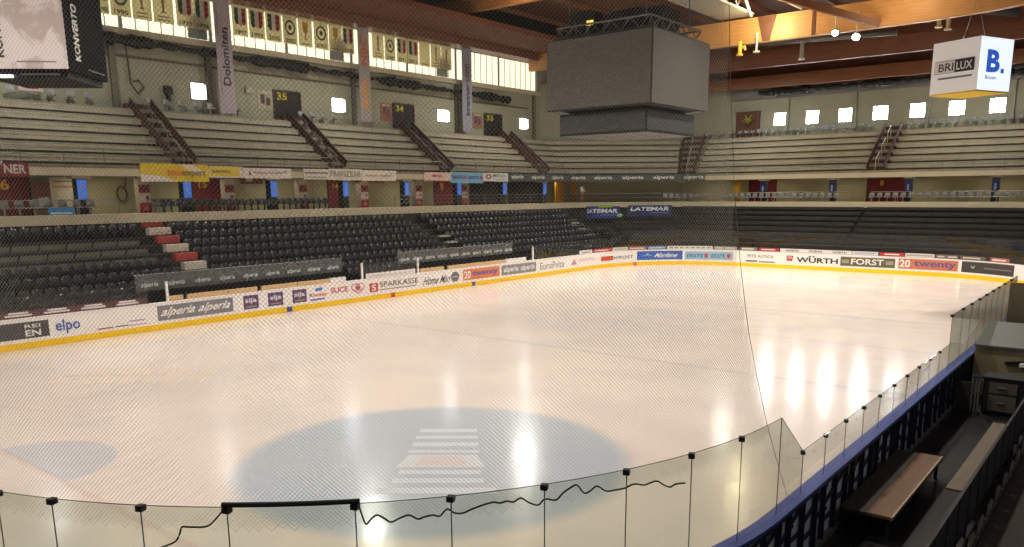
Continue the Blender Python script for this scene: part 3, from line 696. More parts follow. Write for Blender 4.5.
guard(yx(156, 202, XD)-3, yx(220, 202, XD)-3, .9, 5.0, .8, 'deck rail around the grey seats by door 15', grp='deck rails')
guard(yx(396, 200, XD)-3, yx(545, 200, XD)-3, .12, 5.06, .8, 'long pale deck rail past the maroon door numbered 9', mid=2, grp='deck rails')
guard(T1-1.5, T2-.5, .12, 5.06, .8, 'deck rail around the angled corner above the blue banners', grp='deck rails')
guard(T2, xs(880)-1.4, .12, 5.06, .8, 'far deck rail left of the maroon door', grp='deck rails')
guard(xs(898)-1.2, T3, .12, 5.06, .8, 'far deck rail right of the maroon door', grp='deck rails')
# somebody leaning at the corner rail
def person(loc, rz):
    bm = bmesh.new(); lay = bm.verts.layers.skin.new() if not bm.verts.layers.skin else bm.verts.layers.skin.verify()
    J = {'pel': (0, 0, .95, .15), 'sp': (0, .0, 1.15, .14), 'ch': (0, .0, 1.36, .16), 'nk': (0, -.02, 1.5, .06), 'hd': (0, -.05, 1.62, .095), 'tp': (0, -.05, 1.72, .07)}
    for s, q in ((-1, 'l'), (1, 'r')):
        J.update({q+'sh': (s*.19, 0, 1.42, .065), q+'el': (s*.27, -.1, 1.17, .05), q+'wr': (s*.2, -.32, 1.06, .035), q+'ha': (s*.16, -.39, 1.06, .04),
                  q+'hp': (s*.1, 0, .88, .095), q+'kn': (s*.11, -.03, .48, .065), q+'an': (s*.11, .02, .09, .045), q+'to': (s*.12, -.16, .04, .04)})
    V = {k: bm.verts.new(v[:3]) for k, v in J.items()}
    for a, b in (('pel', 'sp'), ('sp', 'ch'), ('ch', 'nk'), ('nk', 'hd'), ('hd', 'tp')): bm.edges.new((V[a], V[b]))
    for q in 'lr':
        for a, b in (('ch', q+'sh'), (q+'sh', q+'el'), (q+'el', q+'wr'), (q+'wr', q+'ha'), ('pel', q+'hp'), (q+'hp', q+'kn'), (q+'kn', q+'an'), (q+'an', q+'to')): bm.edges.new((V[a], V[b]))
    lay = bm.verts.layers.skin.verify()
    for k, v in V.items(): v[lay].radius = (J[k][3], J[k][3]*(.75 if k in ('pel', 'sp', 'ch') else 1)); v[lay].use_root = (k == 'pel')
    me = bpy.data.meshes.new('person'); bm.to_mesh(me); bm.free(); o = bpy.data.objects.new('person', me); COL.objects.link(o)
    o.modifiers.new('s', 'SKIN'); sb = o.modifiers.new('d', 'SUBSURF'); sb.levels = sb.render_levels = 1
    dg = bpy.context.evaluated_depsgraph_get(); me2 = bpy.data.meshes.new_from_object(o.evaluated_get(dg)); o.modifiers.clear(); o.data = me2
    me2.materials.clear()
    for m in (mat('skin', (206, 160, 134), .6), mat('white_shirt', (226, 222, 214), .8), mat('red_trousers', (160, 52, 44), .8), mat('dark_hair', (50, 38, 30), .8)): me2.materials.append(m)
    for p in me2.polygons:
        c = p.center; i = 0
        if c.z < .98 and abs(c.x) < .25 and c.y > -.25: i = 2
        elif c.z < 1.49 and c.y > -.24: i = 1
        elif c.z > 1.64 and c.y > -.12: i = 3
        if c.z < .08: i = 3
        p.material_index = i; p.use_smooth = True
    o.location = loc; o.rotation_euler = (0, 0, rz); return o
pp = tier(.42)(float(s_of(tier(.42), 582, 6.0, 40, T1+1)), 5.0)
tag(person(pp, PI/2), 'person in white top and red trousers leaning on the deck rail near the yellow curtains', 'person')

# ================================================================== ADVERT BANNERS ON THE BALCONY EDGES
fb2 = tier(-.07)
def bs_(u, v=170): return yx(u, v, XD+.07)-3.0
def banner(u0, u1, z0, z1, rgb, items, label, name='advert_banner', d=0.):
    s0, s1 = bs_(u0), bs_(u1); mb = MB(); put_rect(mb, fb2, s0, s1, z0, z1, .05, 2, .03); o = mb.build(name, C(rgb, .55)); tag(o, label, 'banner', 'adverts along the balcony edge')
    def g(u, v, w): return fb2(s0+(s1-s0)*u, z0+(z1-z0)*v, w+.05)
    if items: textpart(o, g, items)
    return o
G = (90, 92, 90)
banner(-30, 28.5, 6.95, 7.62, (136, 40, 44), [('NER', (226, 214, 208), .56, .95, .2, .85, {'bold': .05}), ('#ring', (226, 214, 208), .42, 1.05, .13, .3, {'t': .2})], 'maroon board with big white letters NER')
banner(140, 208, 6.75, 7.72, (236, 208, 60), [('#poly', (244, 234, 226), [(0, 0), (.55, 0), (.3, .3), (0, .42)], 0, 0, 0, {'w': .004}), ('#poly', (248, 232, 206), [(.55, 1), (.75, 1), (.95, .5), (.8, .45)], 0, 0, 0, {'w': .004}), ('bau', (236, 122, 40), .38, .6, .34, .74, {'bold': .04}), ('expert', (120, 112, 90), .6, .95, .24, .66, {'bold': .03})], 'yellow advert banner with orange and grey word bauexpert')
banner(208.5, 242, 7.0, 7.66, (240, 226, 214), [('#rect', (240, 214, 70), .02, .9, .12, .95, {'w': .004}), ('BUSCHBAUL', G, .1, .65, .42, .66, {'bold': .04})], 'white and yellow advert banner with short dark word')
banner(242.5, 290.5, 6.98, 7.6, (238, 226, 214), [('Felipe Nobel', (110, 104, 110), .22, .8, .4, .66), ('#poly', (100, 96, 110), [(.1, .2), (.13, .8), (.17, .2), (.13, .4)], 0, 0, 0), ('#poly', G, [(.84, .62), (.88, .8), (.92, .62)], 0, 0, 0)], 'white advert banner with thin grey script and small emblem')
banner(303, 328.5, 6.95, 7.62, (232, 224, 208), [('#rect', (140, 138, 130), .05, .95, .55, .72), ('#rect', (150, 150, 144), .08, .9, .18, .27)], 'white advert banner with two dark lines of text')
banner(328.7, 361, 6.93, 7.66, (232, 224, 206), [('FRANZBAR', (130, 128, 120), .03, .97, .3, .82)], 'cream advert banner reading FRANZBAR')
banner(361.4, 395.5, 6.9, 7.62, (236, 228, 212), [('#rect', (178, 174, 162), .1, .45, .42, .56), ('#rect', (178, 174, 162), .52, .85, .42, .56)], 'cream advert banner with faint grey words, right of FRANZBAR')
banner(423.5, 450, 6.92, 7.56, (234, 206, 192), [('MINA', (204, 80, 74), .3, .68, .45, .8, {'bold': .03}), ('#rect', (206, 110, 100), .05, .95, .04, .1)], 'pale pink advert banner reading MINA')
banner(450.2, 482.5, 6.78, 7.62, (130, 186, 216), [('ERSTE', (44, 70, 130), .05, .38, .38, .68, {'bold': .05}), ('#disc', (190, 60, 110), .44, .55, .035, .18), ('ERSTE', (44, 70, 130), .53, .86, .38, .68, {'bold': .05}), ('#disc', (190, 60, 110), .93, .55, .035, .18)], 'pale blue advert banner reading ERSTE twice')
banner(482.8, 507.5, 6.95, 7.62, (232, 232, 224), [('#ring', (130, 40, 70), .2, .55, .11, .3, {'t': .45}), ('MEGA', (96, 116, 104), .38, .92, .5, .85), ('#rect', (170, 176, 166), .4, .9, .2, .28)], 'white advert banner with dark red swirl and green word')
# long grey word banner round the corner
s0 = bs_(508); s1 = s_of(tier(-.07), 705, 7.2, T1-5, T3); mb = MB(); put_rect(mb, fb2, s0, T1-3, 6.98, 7.62, .05, 1, .03); put_rect(mb, fb2, T1-3, T1, 6.98, 7.62, .05, 1, .03); put_rect(mb, fb2, T1, T2, 6.98, 7.62, .05, 20, .03); put_rect(mb, fb2, T2, s1, 6.98, 7.62, .05, 1, .03)
o = mb.build('advert_banner', C((80, 86, 82), .6)); tag(o, 'long dark grey banner with repeated pale word, wrapping the corner of the balcony', 'banner', 'adverts along the balcony edge')
its = []
for u0, u1 in ((511, 523), (531.5, 544), (551.5, 563), (571, 585), (594, 612), (622, 643.5), (653, 674.5), (684, 704)):
    a, b = [s_of(fb2, u, 7.3, 40, T3) for u in (u0, u1)]; its.append(('alperia', (240, 240, 228), a, b, 7.1, 7.52, {'shear': .2, 'bold': .03, 'w': .07}))
textpart(o, fb2, its, split=True)
# blue banners on the deck edge in the corner
flm = tier(-2.5)
for q, (u0, u1, z0, z1) in enumerate(((586, 620, 3.95, 5.05), (628, 672, 4.1, 5.1))):
    a, b = [s_of(flm, u, 4.4, 50, T3) for u in (u0, u1)]; z0 -= .32; z1 -= .32; mb = MB(); put_rect(mb, flm, a, b, z0, z1, .05, .4, .03); o = mb.build('advert_banner', C((44, 62, 128) if q == 0 else (48, 58, 104), .55))
    tag(o, 'navy blue banner reading LATEMAR below the corner deck, %s' % ('left one with a green tab' if q == 0 else 'right one'), 'banner', 'blue corner banners')
    its = [('LATEMAR', (240, 242, 250), a+(b-a)*.06, a+(b-a)*.94, z0+.5, z0+.85, {'shear': .35, 'bold': .05, 'w': .07}), ('#rect', (120, 134, 176), a+(b-a)*.5, a+(b-a)*.9, z0+.26, z0+.34, {'w': .06})]
    if q == 0: its += [('#rect', (150, 190, 60), a+(b-a)*.45, a+(b-a)*.8, z1-.1, z1+.12, {'w': .08}), ('#rect', (150, 196, 150), b-.35, b+.25, z0+.12, z0+.42, {'w': .08})]
    textpart(o, flm, its)

# ================================================================== BOARDS ROUND THE ICE
def boards(s0, s1, label, cap=M_white, capw=.12, th=.1):
    t = empty('dasher_boards', rink((s0+s1)/2, 0, -.1)); tag(t, label, 'rink boards', 'boards round the ice')
    ribbon('board_panel', M_white, t, s0, s1, [(0, ZK), (0, ZB-.05), (-th, ZB-.05), (-th, 0.0), (-.03, 0.0), (-.03, ZK)])
    k = ribbon('kick_strip', M_yellow, t, s0, s1, [(.012, 0.003), (.012, ZK), (-.03, ZK), (-.03, 0.003)]); k['label'] = 'yellow kick strip'
    c = ribbon('cap_rail', cap, t, s0, s1, [(.06 if cap is M_blue else .02, ZB-.05), (.06 if cap is M_blue else .02, ZB), (-capw, ZB), (-capw, ZB-.05)])
    if cap is M_blue: c['label'] = 'blue cap rail'
    return t
B_left = boards(2.0, S1, 'straight white boards with adverts along the far long side')
B_c1 = boards(S1, S2, 'curved white boards at the far corner below the navy banners')
B_far = boards(S2, S3, 'straight white boards with adverts across the far end')
B_c2 = boards(S3, S4, 'curved white boards with orange and dark adverts at the far right corner')
B_right = boards(S4, S5, 'straight boards with blue cap rail beside the players area', M_blue, .19, .04)
B_c3 = boards(S5, S6, 'curved boards in the nearest corner below tall glass', M_blue, .19, .04)
B_near = boards(S6, S7, 'straight boards of the near end behind the goal crease')
def bparent(s): return B_left if s < S1 else B_c1 if s < S2 else B_far if s < S3 else B_c2
def ad(name, label, u0, u1, z0, z1, rgb, items, par=None):
    """an advert printed on the boards; items in fractions of its own rectangle"""
    s0, s1 = rs(u0), rs(u1); par = par or bparent((s0+s1)/2)
    def g(u, v, w): return rink(s0+(s1-s0)*u, z0+(z1-z0)*v, w)
    if rgb:
        mb = MB(); put_rect(mb, rink, s0, s1, z0, z1, .008, .4, .006); o = mb.build(name, C(rgb, .45), par); o['label'] = label
        if items: textpart(o, g, items)
    else:
        o = textpart(par, g, items, name, label)
    return o
W_ = (240, 238, 234); g1 = (108, 106, 110)
ad('advert_print', 'dark grey advert with white letters en', -25, 49, .42, 1.08, (74, 72, 74), [('REI', W_, .66, .88, .62, .84), ('EN', W_, .66, .88, .12, .5, {'bold': .05})])
ad('advert_print', 'blue word elpo', 55.5, 80, .42, 1.02, None, [('elpo', (58, 100, 180), 0, 1, 0, 1, {'bold': .03})])
ad('advert_print', 'thin red and grey lines of small print', 97, 147, .36, .62, None, [('#rect', (150, 70, 70), 0, .3, .1, .3), ('#rect', (90, 70, 70), .35, .6, .15, .32), ('#rect', (190, 90, 110), .62, 1, .1, .2), ('#rect', (170, 150, 190), .62, .95, .75, .95)])
ad('advert_print', 'grey advert reading alperia twice', 157.5, 233, .42, 1.1, (128, 126, 134), [('alperia', W_, .05, .48, .12, .86, {'bold': .04, 'shear': .12}), ('alperia', W_, .53, .96, .12, .86, {'bold': .04, 'shear': .12})])
for u0, u1 in ((243.5, 258.5), (268, 283), (292.5, 306.5)):
    ad('advert_print', 'purple square advert reading sija', u0, u1, .42, 1.1, (96, 62, 116), [('sija', W_, .12, .88, .36, .8, {'bold': .04}), ('#rect', (180, 170, 120), .15, .85, .12, .2)])
ad('advert_print', 'orange and brown word Kinder under a small blue sign', 309, 328.5, .34, 1.1, None, [('K', (60, 50, 46), .02, .2, .36, .62, {'bold': .05}), ('inder', (226, 116, 60), .2, .94, .36, .6, {'bold': .04}), ('#poly', (70, 130, 210), [(.3, .72), (.66, .78), (.7, .98), (.34, .94)], 0, 0, 0), ('#rect', (120, 120, 200), .05, .8, .1, .22)])
ad('advert_print', 'red word SUCE with red double heart', 330, 365, .36, 1.12, None, [('SUCE', (206, 70, 76), .02, .5, .42, .82, {'bold': .04}), ('#ring', (222, 110, 116), .72, .66, .13, .28, {'t': .2}), ('#ring', (222, 110, 116), .86, .66, .13, .28, {'t': .2}), ('#poly', (222, 110, 116), [(.6, .52), (.63, .52), (.79, .22), (.95, .52), (.98, .52), (.79, .12)], 0, 0, 0), ('#disc', (226, 120, 126), .76, .64, .05, .11, {'w': .014}), ('#disc', (226, 120, 126), .82, .64, .05, .11, {'w': .014}), ('#poly', (226, 120, 126), [(.71, .6), (.87, .6), (.79, .36)], 0, 0, 0, {'w': .014})])
ad('advert_print', 'red square emblem and dark word SPARKASSE', 369.5, 418, .34, 1.14, None, [('#rect', (206, 62, 60), 0, .165, .14, .78), ('S', W_, .04, .125, .22, .7, {'w': .018, 'bold': .04}), ('SPARKASSE', (92, 84, 76), .2, 1, .42, .82, {'bold': .015}), ('#rect', (160, 154, 146), .2, .96, .2, .28)])
ad('advert_print', 'thin handwritten words Home Man', 424, 450, .4, 1.0, None, [('Home Man', g1, 0, 1, .1, .9, {'shear': .15})])
ad('advert_print', 'grey hexagon emblem', 450.5, 459.5, .4, 1.1, None, [('#disc', (112, 110, 116), .5, .5, .5, .5, {'n': 6}), ('#rect', (190, 190, 190), .2, .8, .45, .56, {'w': .014})])
ad('advert_print', 'orange advert with white and blue word twenty', 463, 499.5, .42, 1.12, (226, 130, 80), [('20', W_, .03, .2, .15, .85, {'bold': .05}), ('twenty', (92, 88, 160), .24, .95, .18, .78, {'bold': .05})])
ad('advert_print', 'grey advert reading alperia twice, smaller with distance', 501.5, 536, .42, 1.1, (134, 136, 140), [('alperia', W_, .06, .48, .14, .84, {'bold': .04}), ('alperia', W_, .54, .96, .14, .84, {'bold': .04})])
ad('advert_print', 'grey slender word', 540, 564, .46, .98, None, [('EuroPvita', (150, 150, 152), 0, 1, 0, 1)])
ad('advert_print', 'faint pink emblem and script', 570, 596, .46, 1.06, None, [('#poly', (206, 150, 150), [(.02, .1), (.16, .9), (.26, .1)], 0, 0, 0), ('#rect', (220, 186, 184), .3, 1, .45, .55), ('#rect', (220, 180, 180), .35, .9, .68, .76)])
ad('advert_print', 'red boxed emblem with dark green word', 601, 633, .42, 1.0, None, [('#rect', (206, 80, 64), 0, .42, .2, .8), ('#rect', W_, .08, .34, .36, .62, {'w': .016}), ('#poly', (60, 100, 100), [(.44, .3), (.44, .7), (.5, .5)], 0, 0, 0), ('FROST', (70, 110, 120), .52, 1, .3, .74, {'bold': .03})])
ad('advert_print', 'bright blue advert with white script', 637, 682.5, .42, 1.14, (52, 98, 186), [('Marlene', W_, .42, .9, .25, .78, {'bold': .03, 'shear': .15}), ('#rect', (160, 190, 226), .12, .34, .45, .53), ('#poly', W_, [(.2, .6), (.24, .75), (.28, .6)], 0, 0, 0)])
ad('advert_print', 'pale blue advert reading ERSTE twice with red emblems', 685, 733, .42, 1.1, (150, 196, 220), [('ERSTE', (48, 84, 130), .04, .38, .25, .7, {'bold': .03}), ('ERSTE', (48, 84, 130), .55, .84, .25, .7, {'bold': .03}), ('#disc', (206, 60, 90), .44, .5, .04, .3), ('#disc', (206, 60, 90), .91, .5, .04, .3)])
ad('advert_print', 'small grey and brown lines of words', 746, 775, .32, 1.02, None, [('PETE AUTICA', (110, 106, 106), .05, .95, .6, .92), ('#rect', (110, 80, 60), 0, .4, .1, .26), ('#rect', (120, 100, 60), .45, 1, .08, .2)])
ad('advert_print', 'red emblem and bold dark word WÜRTH', 786.5, 838, .42, 1.1, None, [('#rect', (186, 40, 56), 0, .13, .56, .86), ('#poly', (186, 40, 56), [(0, .5), (.13, .5), (.11, .2), (.065, .32), (.02, .2)], 0, 0, 0), ('#rect', W_, .02, .11, .66, .74, {'w': .016}), ('WURTH', (52, 52, 56), .2, 1, .14, .74, {'bold': .05}), ('#disc', (52, 52, 56), .46, .86, .022, .075), ('#disc', (52, 52, 56), .53, .86, .022, .075)])
ad('advert_print', 'dark olive advert with white word FORST', 840.5, 895, .42, 1.1, (100, 98, 76), [('FORST', W_, .2, .8, .2, .84, {'bold': .04}), ('#rect', (160, 158, 136), .03, .16, .3, .7), ('#rect', (160, 158, 136), .84, .97, .3, .7)])
ad('advert_print', 'orange advert with white twenty number and violet word, far right', 898.5, 958, .42, 1.14, (206, 122, 88), [('20', W_, .02, .2, .15, .9, {'bold': .05}), ('twenty', (96, 88, 150), .26, .97, .1, .85, {'bold': .05})])
ad('advert_print', 'dark grey advert with pale emblem at the far right corner', 961.5, 1014, .42, 1.16, (66, 62, 62), [('#poly', (180, 180, 176), [(.16, .7), (.2, .5), (.24, .7), (.22, .4), (.18, .4)], 0, 0, 0), ('#rect', (120, 118, 116), .4, .95, .42, .54)])
# blue and red marks of the lines on the kick strip
for u, c in ((289.5, (60, 80, 160)), (393, (206, 80, 50)), (473.5, (80, 84, 150)), (635, (220, 120, 50))):
    s = rs(u, .15); mb = MB(); put_rect(mb, rink, s-.16, s+.16, .01, ZK, .02, 5, .004); mb.build('line_mark', C(c), bparent(s))

# ---- glass on the boards
def pane(s0, s1, z1, label, grp, m=M_glassc, w=-.06, clips=True, z1b=None, name='safety_glass', strip=None, clipc=None, clipsz=.09):
    t = empty(name, rink((s0+s1)/2, ZB, w)); tag(t, label, 'glass pane', grp); mb = MB(); n = max(1, int((s1-s0)/.3)) if not (s1 <= S1 or S2 <= s0 and s1 <= S3 or S4 <= s0 and s1 <= S5) else 1; V = []
    g = .008
    for i in range(n+1):
        s = s0+g+(s1-s0-2*g)*i/n; z = z1+((z1b or z1)-z1)*i/n; V += [rink(s, ZB, w), rink(s, z, w), rink(s, z, w-.012), rink(s, ZB, w-.012)]
    Fc = [(i*4+j, i*4+(j+1) % 4, i*4+4+(j+1) % 4, i*4+4+j) for i in range(n) for j in range(4)]+[(0, 1, 2, 3), (n*4+3, n*4+2, n*4+1, n*4)]
    mb.add(V, Fc).build('sheet', m, t)
    ed = MB(); ed.bar(rink(s1, ZB, w-.006), rink(s1, z1b or z1, w-.006), .010, .010)
    ed.tube([V[i*4]*1.0*np.array([1, 1, 0])+np.array([0, 0, z1+((z1b or z1)-z1)*i/n]) for i in range(n+1)], .005, 4); ed.build('edge_seal', mat('glass_edge_green', (52, 58, 46), .4), t)
    if clips: MB().box(rink(s1, (z1b or z1)-.03, w), (clipsz, clipsz, clipsz*.8), rz=0.4).build('corner_clip', clipc or M_black, t)
    if strip:
        mb = MB(); rgb, its = strip; f = lambda a, b, c: rink(a, b, w+.01+c); put_rect(mb, f, s0+.01, s1-.01, ZB+.02, ZB+.32, .004, .5, .003); o = mb.build('advert_strip', C(rgb), t)
        if its: textpart(o, lambda u, v, c: f(s0+(s1-s0)*u, ZB+.02+.3*v, c), its)
    return t
# tall panes of the near corner
ang = [-90, -80.5, -71.2, -66.0, -58.8, -52.5, -43.6, -36.8, -29.6, -22.3, -15.2, -8.1, 0]
an = [S5 - R*math.radians(a) for a in ang]; HG = 2.75
for i in range(len(an)-1, 0, -1):
    q = len(an)-1-i
    lab = 'tall glass pane of the curved near corner, %s along from the low side panes' % no_(q)
    if abs(ang[i]+43.6) < .1: lab = 'tall glass pane with a black padded top edge in the near corner'
    s0, s1 = an[i], an[i-1]
    if i == 7-0: pass
    t = pane(s0, s1, HG, lab, 'tall near corner panes', M_glass, clipsz=.08)
# padded pane: between the clips at 232 and 355
for o in list(bpy.data.objects):
    if o.get('label', '').endswith('padded top edge in the near corner'): pad_par = o
mb = MB(); a_, b_ = S5+R*math.radians(43.6), S5+R*math.radians(52.5)
mb.tube([rink(s, HG+.03, -.065) for s in np.linspace(a_-.05, b_+.05, 7)], .028, 8); mb.build('edge_padding', M_rope, pad_par)
pane(S5-1.05, S5, 1.97, 'slanted glass pane stepping down from tall to low glass', 'low side panes', M_glass, z1b=2.75, clips=False)
yl = [12.24+1.12*i for i in range(11)]; sy = lambda y: S4+(Y1-R-y)
for i in range(10):
    pane(sy(yl[i+1]), sy(yl[i]), 1.97, 'low glass pane above the blue cap rail, %s from the slanted pane' % no_(i), 'low side panes', M_glassc, clipsz=.07)
yt = [23.48, 25.0, 26.3, 27.6, 28.85, 30.1, 31.3, 32.6, 34.2, 35.8]
for i in range(len(yt)-1):
    pane(sy(yt[i+1]), sy(yt[i]), 2.76, 'tall glass pane beyond the low side glass, %s from its near corner' % no_(i), 'tall side panes', M_glass, clipsz=.08)
yl = [5+1.25*i for i in range(10)]+[17.4]
for i in range(10):
    pane(yl[i], yl[i+1], 2.06, 'low far side glass pane above the maroon strip, %s from the white post' % no_(9-i), 'low far side panes', M_glassc, clipc=M_white, clipsz=.06)
for i, (a, b) in enumerate(((29.95, 31.4), (31.4, 32.8), (32.8, 34.1))):
    pane(a, b, 2.06, 'low far side glass pane between two white posts, %s of three' % ('left', 'middle', 'right')[i], 'low far side panes', M_glassc, clips=False)
for i in range(6):
    a = 45.9+(S1-45.9)/6*i; pane(a, a+(S1-45.9)/6, 2.06, 'low far side glass pane after the last white post, %s of six' % no_(i), 'low far side panes', M_glassc, clips=False)
for i in range(9):
    pane(S1+ARC/9*i, S1+ARC/9*(i+1), 2.76, 'tall far corner glass pane, %s of nine going round to the end' % no_(i), 'far corner panes', M_glassc, clips=False)
for i in range(10):
    pane(S2+SE/10*i, S2+SE/10*(i+1), 2.76, 'tall far end glass pane, %s from the left of ten' % no_(i), 'far end panes', M_glassc, clips=False)
for i in range(6):
    pane(S3+ARC/6*i, S3+ARC/6*(i+1), 2.76, 'tall far right corner glass pane, %s of six' % no_(i), 'far right corner panes', M_glassc, clips=False)
# printed strips along the foot of the glass
def strip(u0, u1, rgb, items, label, par=None, s=None):
    s0, s1 = s or (rs(u0, 1.35), rs(u1, 1.35)); f = lambda a, b, c: rink(a, b, -.045+c); par = par or bparent((s0+s1)/2)
    mb = MB(); put_rect(mb, f, s0, s1, 1.27, 1.54, .004, .4, .003); o = mb.build('advert_strip', C(rgb), par); o['label'] = label
    if items: textpart(o, lambda u, v, w: f(s0+(s1-s0)*u, 1.27+.27*v, w), items)
W2 = (232, 226, 222)
strip(-40, 162, (92, 56, 62), [(t, W2, a, b, c, d) for q in range(6) for t, a, b, c, d in (('#rect', .31+.118*q, .37+.118*q, .56, .82), ('#rect', .30+.118*q, .38+.118*q, .2, .46))]+[('#rect', (130, 170, 90), .15, .19, .05, .95), ('Sardine', (190, 160, 160), .2, .27, .3, .7)], 'maroon printed strip with small white words', s=(5.0, 17.3))
strip(0, 0, (236, 230, 226), [('#rect', (180, 176, 176), .05+.1*q, .12+.1*q, .3, .5) for q in range(9)], 'white strip with small grey words between white posts', s=(30.1, 34.0))
for u0, u1, c, its in ((580, 592.5, (226, 222, 214), [('#rect', (90, 90, 90), .2, .8, .3, .5)]), (594, 612.5, (190, 66, 66), [('#rect', W2, .1, .8, .35, .6)]), (613, 628, (214, 208, 200), [('#rect', (160, 156, 150), .1, .9, .35, .6)]), (629, 646, (178, 112, 102), [('#rect', W2, .1, .9, .35, .6)]),
    (648, 666, (110, 140, 190), [('#rect', W2, .1, .9, .4, .6)]), (667.5, 712.5, (222, 220, 212), [('#rect', (120, 120, 110), .04+.12*q, .12+.12*q, .3, .65) for q in range(8)]), (714, 737, (150, 150, 140), [('#rect', (206, 204, 190), .1, .4, .3, .7), ('#rect', (206, 204, 190), .5, .9, .3, .7)]),
    (740, 757, (120, 118, 110), [('#rect', (210, 206, 196), .1, .8, .3, .7)]), (759, 779, (170, 52, 58), [('#rect', W2, .1, .8, .35, .65)]), (780, 851.5, (224, 222, 218), [('WÜRTH', (70, 70, 74), .08+.33*q, .27+.33*q, .15, .85, {'bold': .04}) for q in range(3)]), (852, 878, (206, 210, 214), [('#rect', (170, 176, 186), .1, .85, .3, .65)]),
    (879.5, 904, (176, 54, 60), [('#rect', W2, .2, .8, .35, .65)]), (905, 934, (220, 214, 208), [('#rect', (170, 160, 160), .05, .95, .3, .65)]), (935, 958, (110, 100, 94), [('#rect', (206, 200, 190), .1, .4, .3, .65), ('#rect', (206, 200, 190), .55, .95, .3, .65)]), (960, 985, (100, 90, 84), [('#rect', (206, 200, 190), .1, .8, .3, .65)]), (990, 1009, (176, 96, 84), [('#rect', W2, .1, .8, .3, .65)])):
    strip(u0, u1, c, its, 'printed strip at the foot of the far glass')
# white posts and timber rails of the players' boxes
for q, (u, lab) in enumerate(((165, 'at the left end of the nearer wooden rail'), (362, 'left of the white low strip, mid side'), (418, 'right of the white low strip, mid side'), (533, 'furthest along, near the corner'))):
    y = yx(u, 270, XL-.05); mb = MB(); mb.box((XL-.06, y, 1.68), (.09, .1, .9)); mb.box((XL-.06, y, 2.15), (.11, .12, .04)); tag(mb.build('white_post', M_white), 'white post on the far side boards '+lab, 'post', 'white glass posts')
M_tan = wood('pale_timber', (206, 170, 118), (222, 190, 140), (1, .3, 4), .6)
for q, (u0, u1) in enumerate(((168, 181), (187, 226), (228, 256), (262, 296), (298, 329), (421, 444), (449, 505))):
    y0, y1 = yx(u0, 290, XL-.12), yx(u1, 270, XL-.12); t = empty('timber_shelf', (XL-.2, (y0+y1)/2, 1.25)); tag(t, 'pale timber shelf board on top of the far boards, %s from the left' % no_(q), 'shelf', 'timber shelf boards')
    mb = MB(); mb.b2((XL-.24, y0, 1.26), (XL-.12, y1, 1.47)); mb.build('board', M_tan, t)
    for y in (y0+.1, y1-.1): MB().b2((XL-.2, y-.03, 1.2), (XL-.25, y+.03, 1.47)).build('bracket', M_steel, t)
for q, (u0, u1) in enumerate(((330, 345), (506, 526))):
    y0, y1 = yx(u0, 275, XL-.12), yx(u1, 260, XL-.12); mb = MB(); mb.b2((XL-.22, y0, 1.26), (XL-.12, y1, 1.5)); mb.b2((XL-.26, y0, 1.46), (XL-.1, y1, 1.5)); tag(mb.build('box_gate', M_white), 'short white gate at the right end of the %s timber shelf' % ('nearer', 'further')[q], 'gate', 'white box gates')

# ================================================================== PROTECTIVE NET
def netpoly(u, z):      # u along the curve measured from a = 0 towards the left
    p = rink(S5+u if u >= 0 else S5+u, z, .12)
    return p
EZ, EU = np.array([1.21, 1.99, 2.71, 3.42, 4.15, 4.98, 5.89, 7.1, 7.68, 8.23, 10.4]), np.array([-0.97, -0.38, 0.13, 0.53, 0.88, 1.15, 1.38, 1.57, 1.64, 1.7, 2.0])
def edge_u(z): return float(np.interp(z, EZ, EU))
ZT, ZH, UM = 10.4, 2.4, ARC+6.0
mb = MB(); PITCH = .05; V = []; Fc = []
def sheet(u): 
    p = rink(S5+u, 0, .12); q = rink(S5+u+.01, 0, .12); t = (q-p)/np.linalg.norm(q-p); return p, t, np.array([t[1], -t[0], 0])
US = np.arange(-1.2, UM, .13); SH = [sheet(u) for u in US]
def strand(c, sg, r=.00145):
    """one diagonal twine, z = c + sg*u inside the sheet, of triangular section"""
    runs = []; cur = []
    for k, u in enumerate(US):
        z = c+sg*u
        if z < ZH-.02 or z > ZT or u < edge_u(z):
            if len(cur) > 1: runs.append(cur)
            cur = []; continue
        cur.append((k, z))
    if len(cur) > 1: runs.append(cur)
    for r_ in runs:
        o = len(V)
        for k, z in r_:
            p, t, n_ = SH[k]; a = (t*(-sg)+np.array([0, 0, 1.]))/1.4142; P = np.array([p[0], p[1], z])
            V.extend([tuple(P+n_*r*1.1), tuple(P-n_*r*.55+a*r), tuple(P-n_*r*.55-a*r)])
        for k in range(len(r_)-1):
            for i in range(3): j = (i+1) % 3; Fc.append((o+k*3+i, o+k*3+j, o+k*3+3+j, o+k*3+3+i))
c = ZH-UM
while c < ZT+1.2: strand(c, 1); c += PITCH
c = ZH-1.2
while c < ZT+UM: strand(c, -1); c += PITCH
net = empty('protective_net', netpoly(6, ZH)); tag(net, 'fine diamond mesh safety net hanging above the curved near boards', 'net')
mb.v = V; mb.f = Fc; mb.mi = [0]*len(Fc); mb.build('mesh', M_net, net)
MB().tube([netpoly(edge_u(z), z)+np.array([0, 0, 0]) for z in np.linspace(EZ[0], ZT, 30)], .0045, 5).build('border_cord', mat('cord_grey', (150, 142, 124), .8), net)
